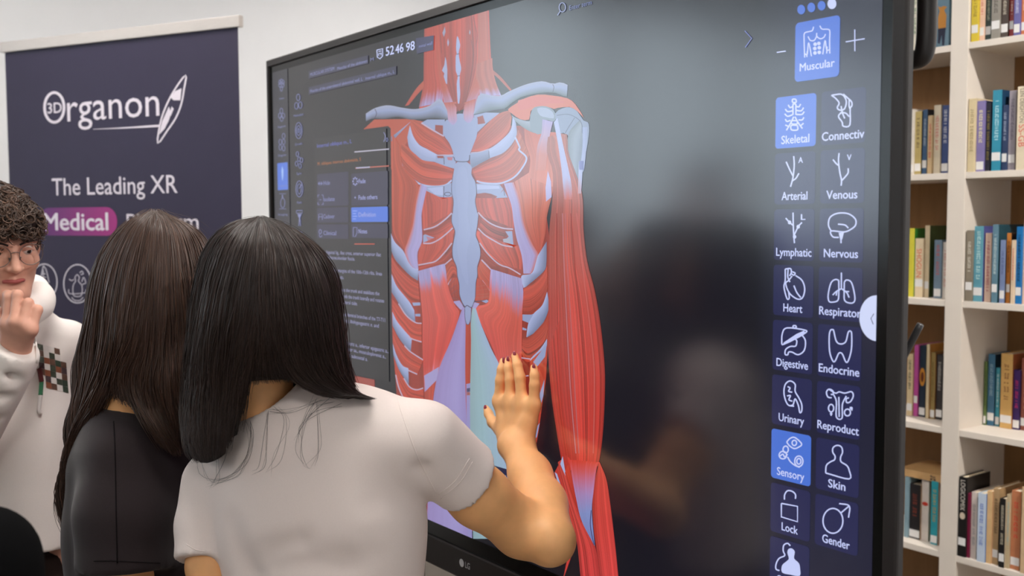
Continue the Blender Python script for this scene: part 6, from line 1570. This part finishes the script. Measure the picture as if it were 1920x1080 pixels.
pat = ['0112.', '2101.', '05242', '31053', '25012', '.3104', '.5214']
V, F, MI = [], [], []
for r_ in range(7):
    for c_ in range(5):
        if pat[r_][c_] == '.': continue
        x0 = 70 + c_ * 10.5 + r_ * .9; y0 = 644 + r_ * 11.5 + c_ * 2.6
        q = [on_surf(bv, x, y, .0015, 2.2) for x, y in ((x0, y0), (x0 + 10.3, y0 + 2.6), (x0 + 11.2, y0 + 13.8), (x0 + .9, y0 + 11.2))]
        b_ = len(V); V += q; F.append((b_, b_ + 1, b_ + 2, b_ + 3)[::-1]); MI.append(int(pat[r_][c_]))
me = mesh_from(V, F); me.polygons.foreach_set('material_index', MI)
link('chest_print', me, [mat('hoodie_print', c_, .85, .2) for c_ in cols], hdC)
for nm, pts, rad, cc in (('drawstring', [(64, 600), (67, 640), (70, 690)], .0022, (226, 218, 212)), ('drawstring_end', [(73, 690), (76, 704), (78, 716)], .0052, (96, 34, 34)), ('drawstring_end', [(78, 716), (77, 728), (76, 741)], .0046, (52, 122, 84)), ('drawstring', [(76, 741), (74, 756), (73, 770), (76, 776)], .0042, (226, 220, 216))):
    P = [on_surf(bv, x, y, .004, 2.18) for x, y in smooth_line(pts, 5)]
    tube(nm, P, rad, mat('cord', cc, .7), hdC, 8)
lower_body(S(25, 1080, 2.33), -FWD * .8 + RIGHT * .6, C_root, M_brownpant, M_shoe, .125)
# curly hair
capf = cut(U(.02, el(wC(.006, -.02, .052), np.array([.070, .096, .080]), HC), el(wC(0, .045, .062), np.array([.066, .055, .038]), HC)), U(.01, el(wC(0, .12, -.052), np.array([.088, .105, .095]), HC), el(wC(0, .02, -.12), np.array([.1, .12, .085]), HC)), .012)
capo = figure('hair', capf, [wC(0, -.12, 0), wC(0, .1, .13), wC(.09, 0, -.06), wC(-.09, 0, 0)], .03, .005, M_hairbaseB, C_root)
rg = np.random.default_rng(31); P, Cc = [], []
for i in range(1500):
    v = rg.normal(0, 1, 3); v /= np.linalg.norm(v)
    if v[2] < -.4: continue
    tq = np.linspace(.02, .15, 60); pq = np.array([wC(*(np.array([0, -.01, .02]) + v * t_)) for t_ in tq])
    dq = capf(pq, pq.mean(0), .2); ins = np.where(dq < 0)[0]
    if not len(ins): continue
    p0 = np.array([0, -.01, .02]) + v * tq[ins[-1]]
    n_ = v; t1 = np.cross(n_, rg.normal(0, 1, 3)); t1 /= np.linalg.norm(t1); 
    down = np.array([0, .35 if v[1] > 0 else -.5, -.55]); L = rg.uniform(.03, .06) * (.45 if v[1] > .25 else 1); w_ = rg.uniform(.006, .012); tt = np.linspace(0, 1, 14); ph = rg.uniform(0, 6.3); fr_ = rg.uniform(.7, 1.5)
    pth = p0 + n_ * (np.sin(tt * 2.2) * .011)[:, None] + (t1 * .5 + down) * (tt * L * .75)[:, None]
    t2 = np.cross(n_, t1)
    pth = pth + (t1 * np.cos(tt * 6.28 * fr_ + ph)[:, None] + t2 * np.sin(tt * 6.28 * fr_ + ph)[:, None]) * (w_ * np.minimum(1, tt * 3))[:, None]
    for k in range(3):
        P.append(np.array([wC(*q) for q in pth + rg.normal(0, .0022, 3)])); Cc.append(np.array(lin((70, 50, 38))) * math.exp(rg.normal(0, .35)))
hair_strands('curls', np.array(P), rg.uniform(.0008, .0015, len(P)), np.clip(np.array(Cc), 0, 1), capo)

# ================================================================== two people in black: a shoulder at the lower left corner, and one added out of view for the dark shape mirrored in the display
def bystander(label, sR, sL, nk, fD, hpx, s=.98):
    u_ = lambda v: v / np.linalg.norm(v)
    A = frame_of(fD); x, fw = A[0], A[1]
    root = empty('person', (nk[0], nk[1], 0), label, 'person')
    h = nk + UPW * .145 + fw * .025
    hf, w = head_field(h, A, s)
    ws = np.array([nk[0], nk[1], hpx])
    arms = [[p, p - UPW * .29 + o * x * .03, p - UPW * .53 + fw * .07] for p, o in ((sR, 1), (sL, -1))]
    def hand_(p, d_): return U(0, rc(p, p + d_ * .07, .026, .024, (x, .6)), *[chain([p + d_ * .07 + fw * o * .017, p + d_ * .12 + fw * o * .018, p + d_ * .15 + fw * o * .018], [.0095, .0085, .007]) for o in (-1.4, -.45, .5, 1.4)], chain([p + d_ * .02 + fw * .02, p + d_ * .07 + fw * .04], [.011, .009]))
    bf = U(.015, U(.03, hf, rc(h - UPW * .06, nk, .046, .052)), U(.02, rc(nk - UPW * .13, ws + UPW * .06, .07, .075), *[chain(e, [.045, .04, .027], .02) for e in arms]), *[hand_(e[2], u_(e[2] - e[1])) for e in arms])
    pts = [h + [0, 0, .12], ws, h + fw * .12] + [q for e in arms for q in e] + [e[2] + u_(e[2] - e[1]) * .16 for e in arms]
    b_ = figure('body', bf, pts, .1, .007, M_skinC, root)
    eyes_and_brows(w, s, A, b_, M_hairbase)
    jk = U(.03, rc(nk - UPW * .14, ws, .13, .135, (fw, .75)), rc(sR, sL, .058), rc(nk - UPW * .02, nk - UPW * .08, .055, .075), *[chain(e, [.062, .055, .045], .02) for e in arms])
    jk = cut(jk, rc(nk + UPW * .02, nk + UPW * .12, .054, .07), .006)
    figure('jacket', warp(jk, .002, 20, 6), [nk, ws] + [q for e in arms for q in e], .15, .007, M_jacket, root)
    lower_body(ws - UPW * .05, fw, root, M_jeans, M_shoeb, .12)
    hp_ = cut(el(w(0, -.022, .04), np.array([.084, .1, .088]) * s, A), U(.01, el(w(0, .11, -.05), np.array([.09, .1, .1]) * s, A), el(w(0, .035, -.12), np.array([.1, .11, .09]) * s, A)), .01)
    figure('hair', hp_, [w(0, -.13, 0), w(0, .08, .13), w(.09, 0, -.06), w(-.09, 0, 0)], .03, .006, M_hairbase, root)
bystander('person in a black jacket, only a dark shoulder showing at the lower left corner', SR(-42, 1062, 1.12), SR(-390, 1062, 1.2), SR(-215, 915, 1.14), -RIGHT * .2 + FWD, .93)
nT = np.array([-.62, -1.42, 1.60])
bystander('tall person in black, added out of view for the dark reflection in the display', nT + [.17, .10, -.09], nT + [-.17, -.10, -.09], nT, np.array([-.5, .86, 0]), 1.06)
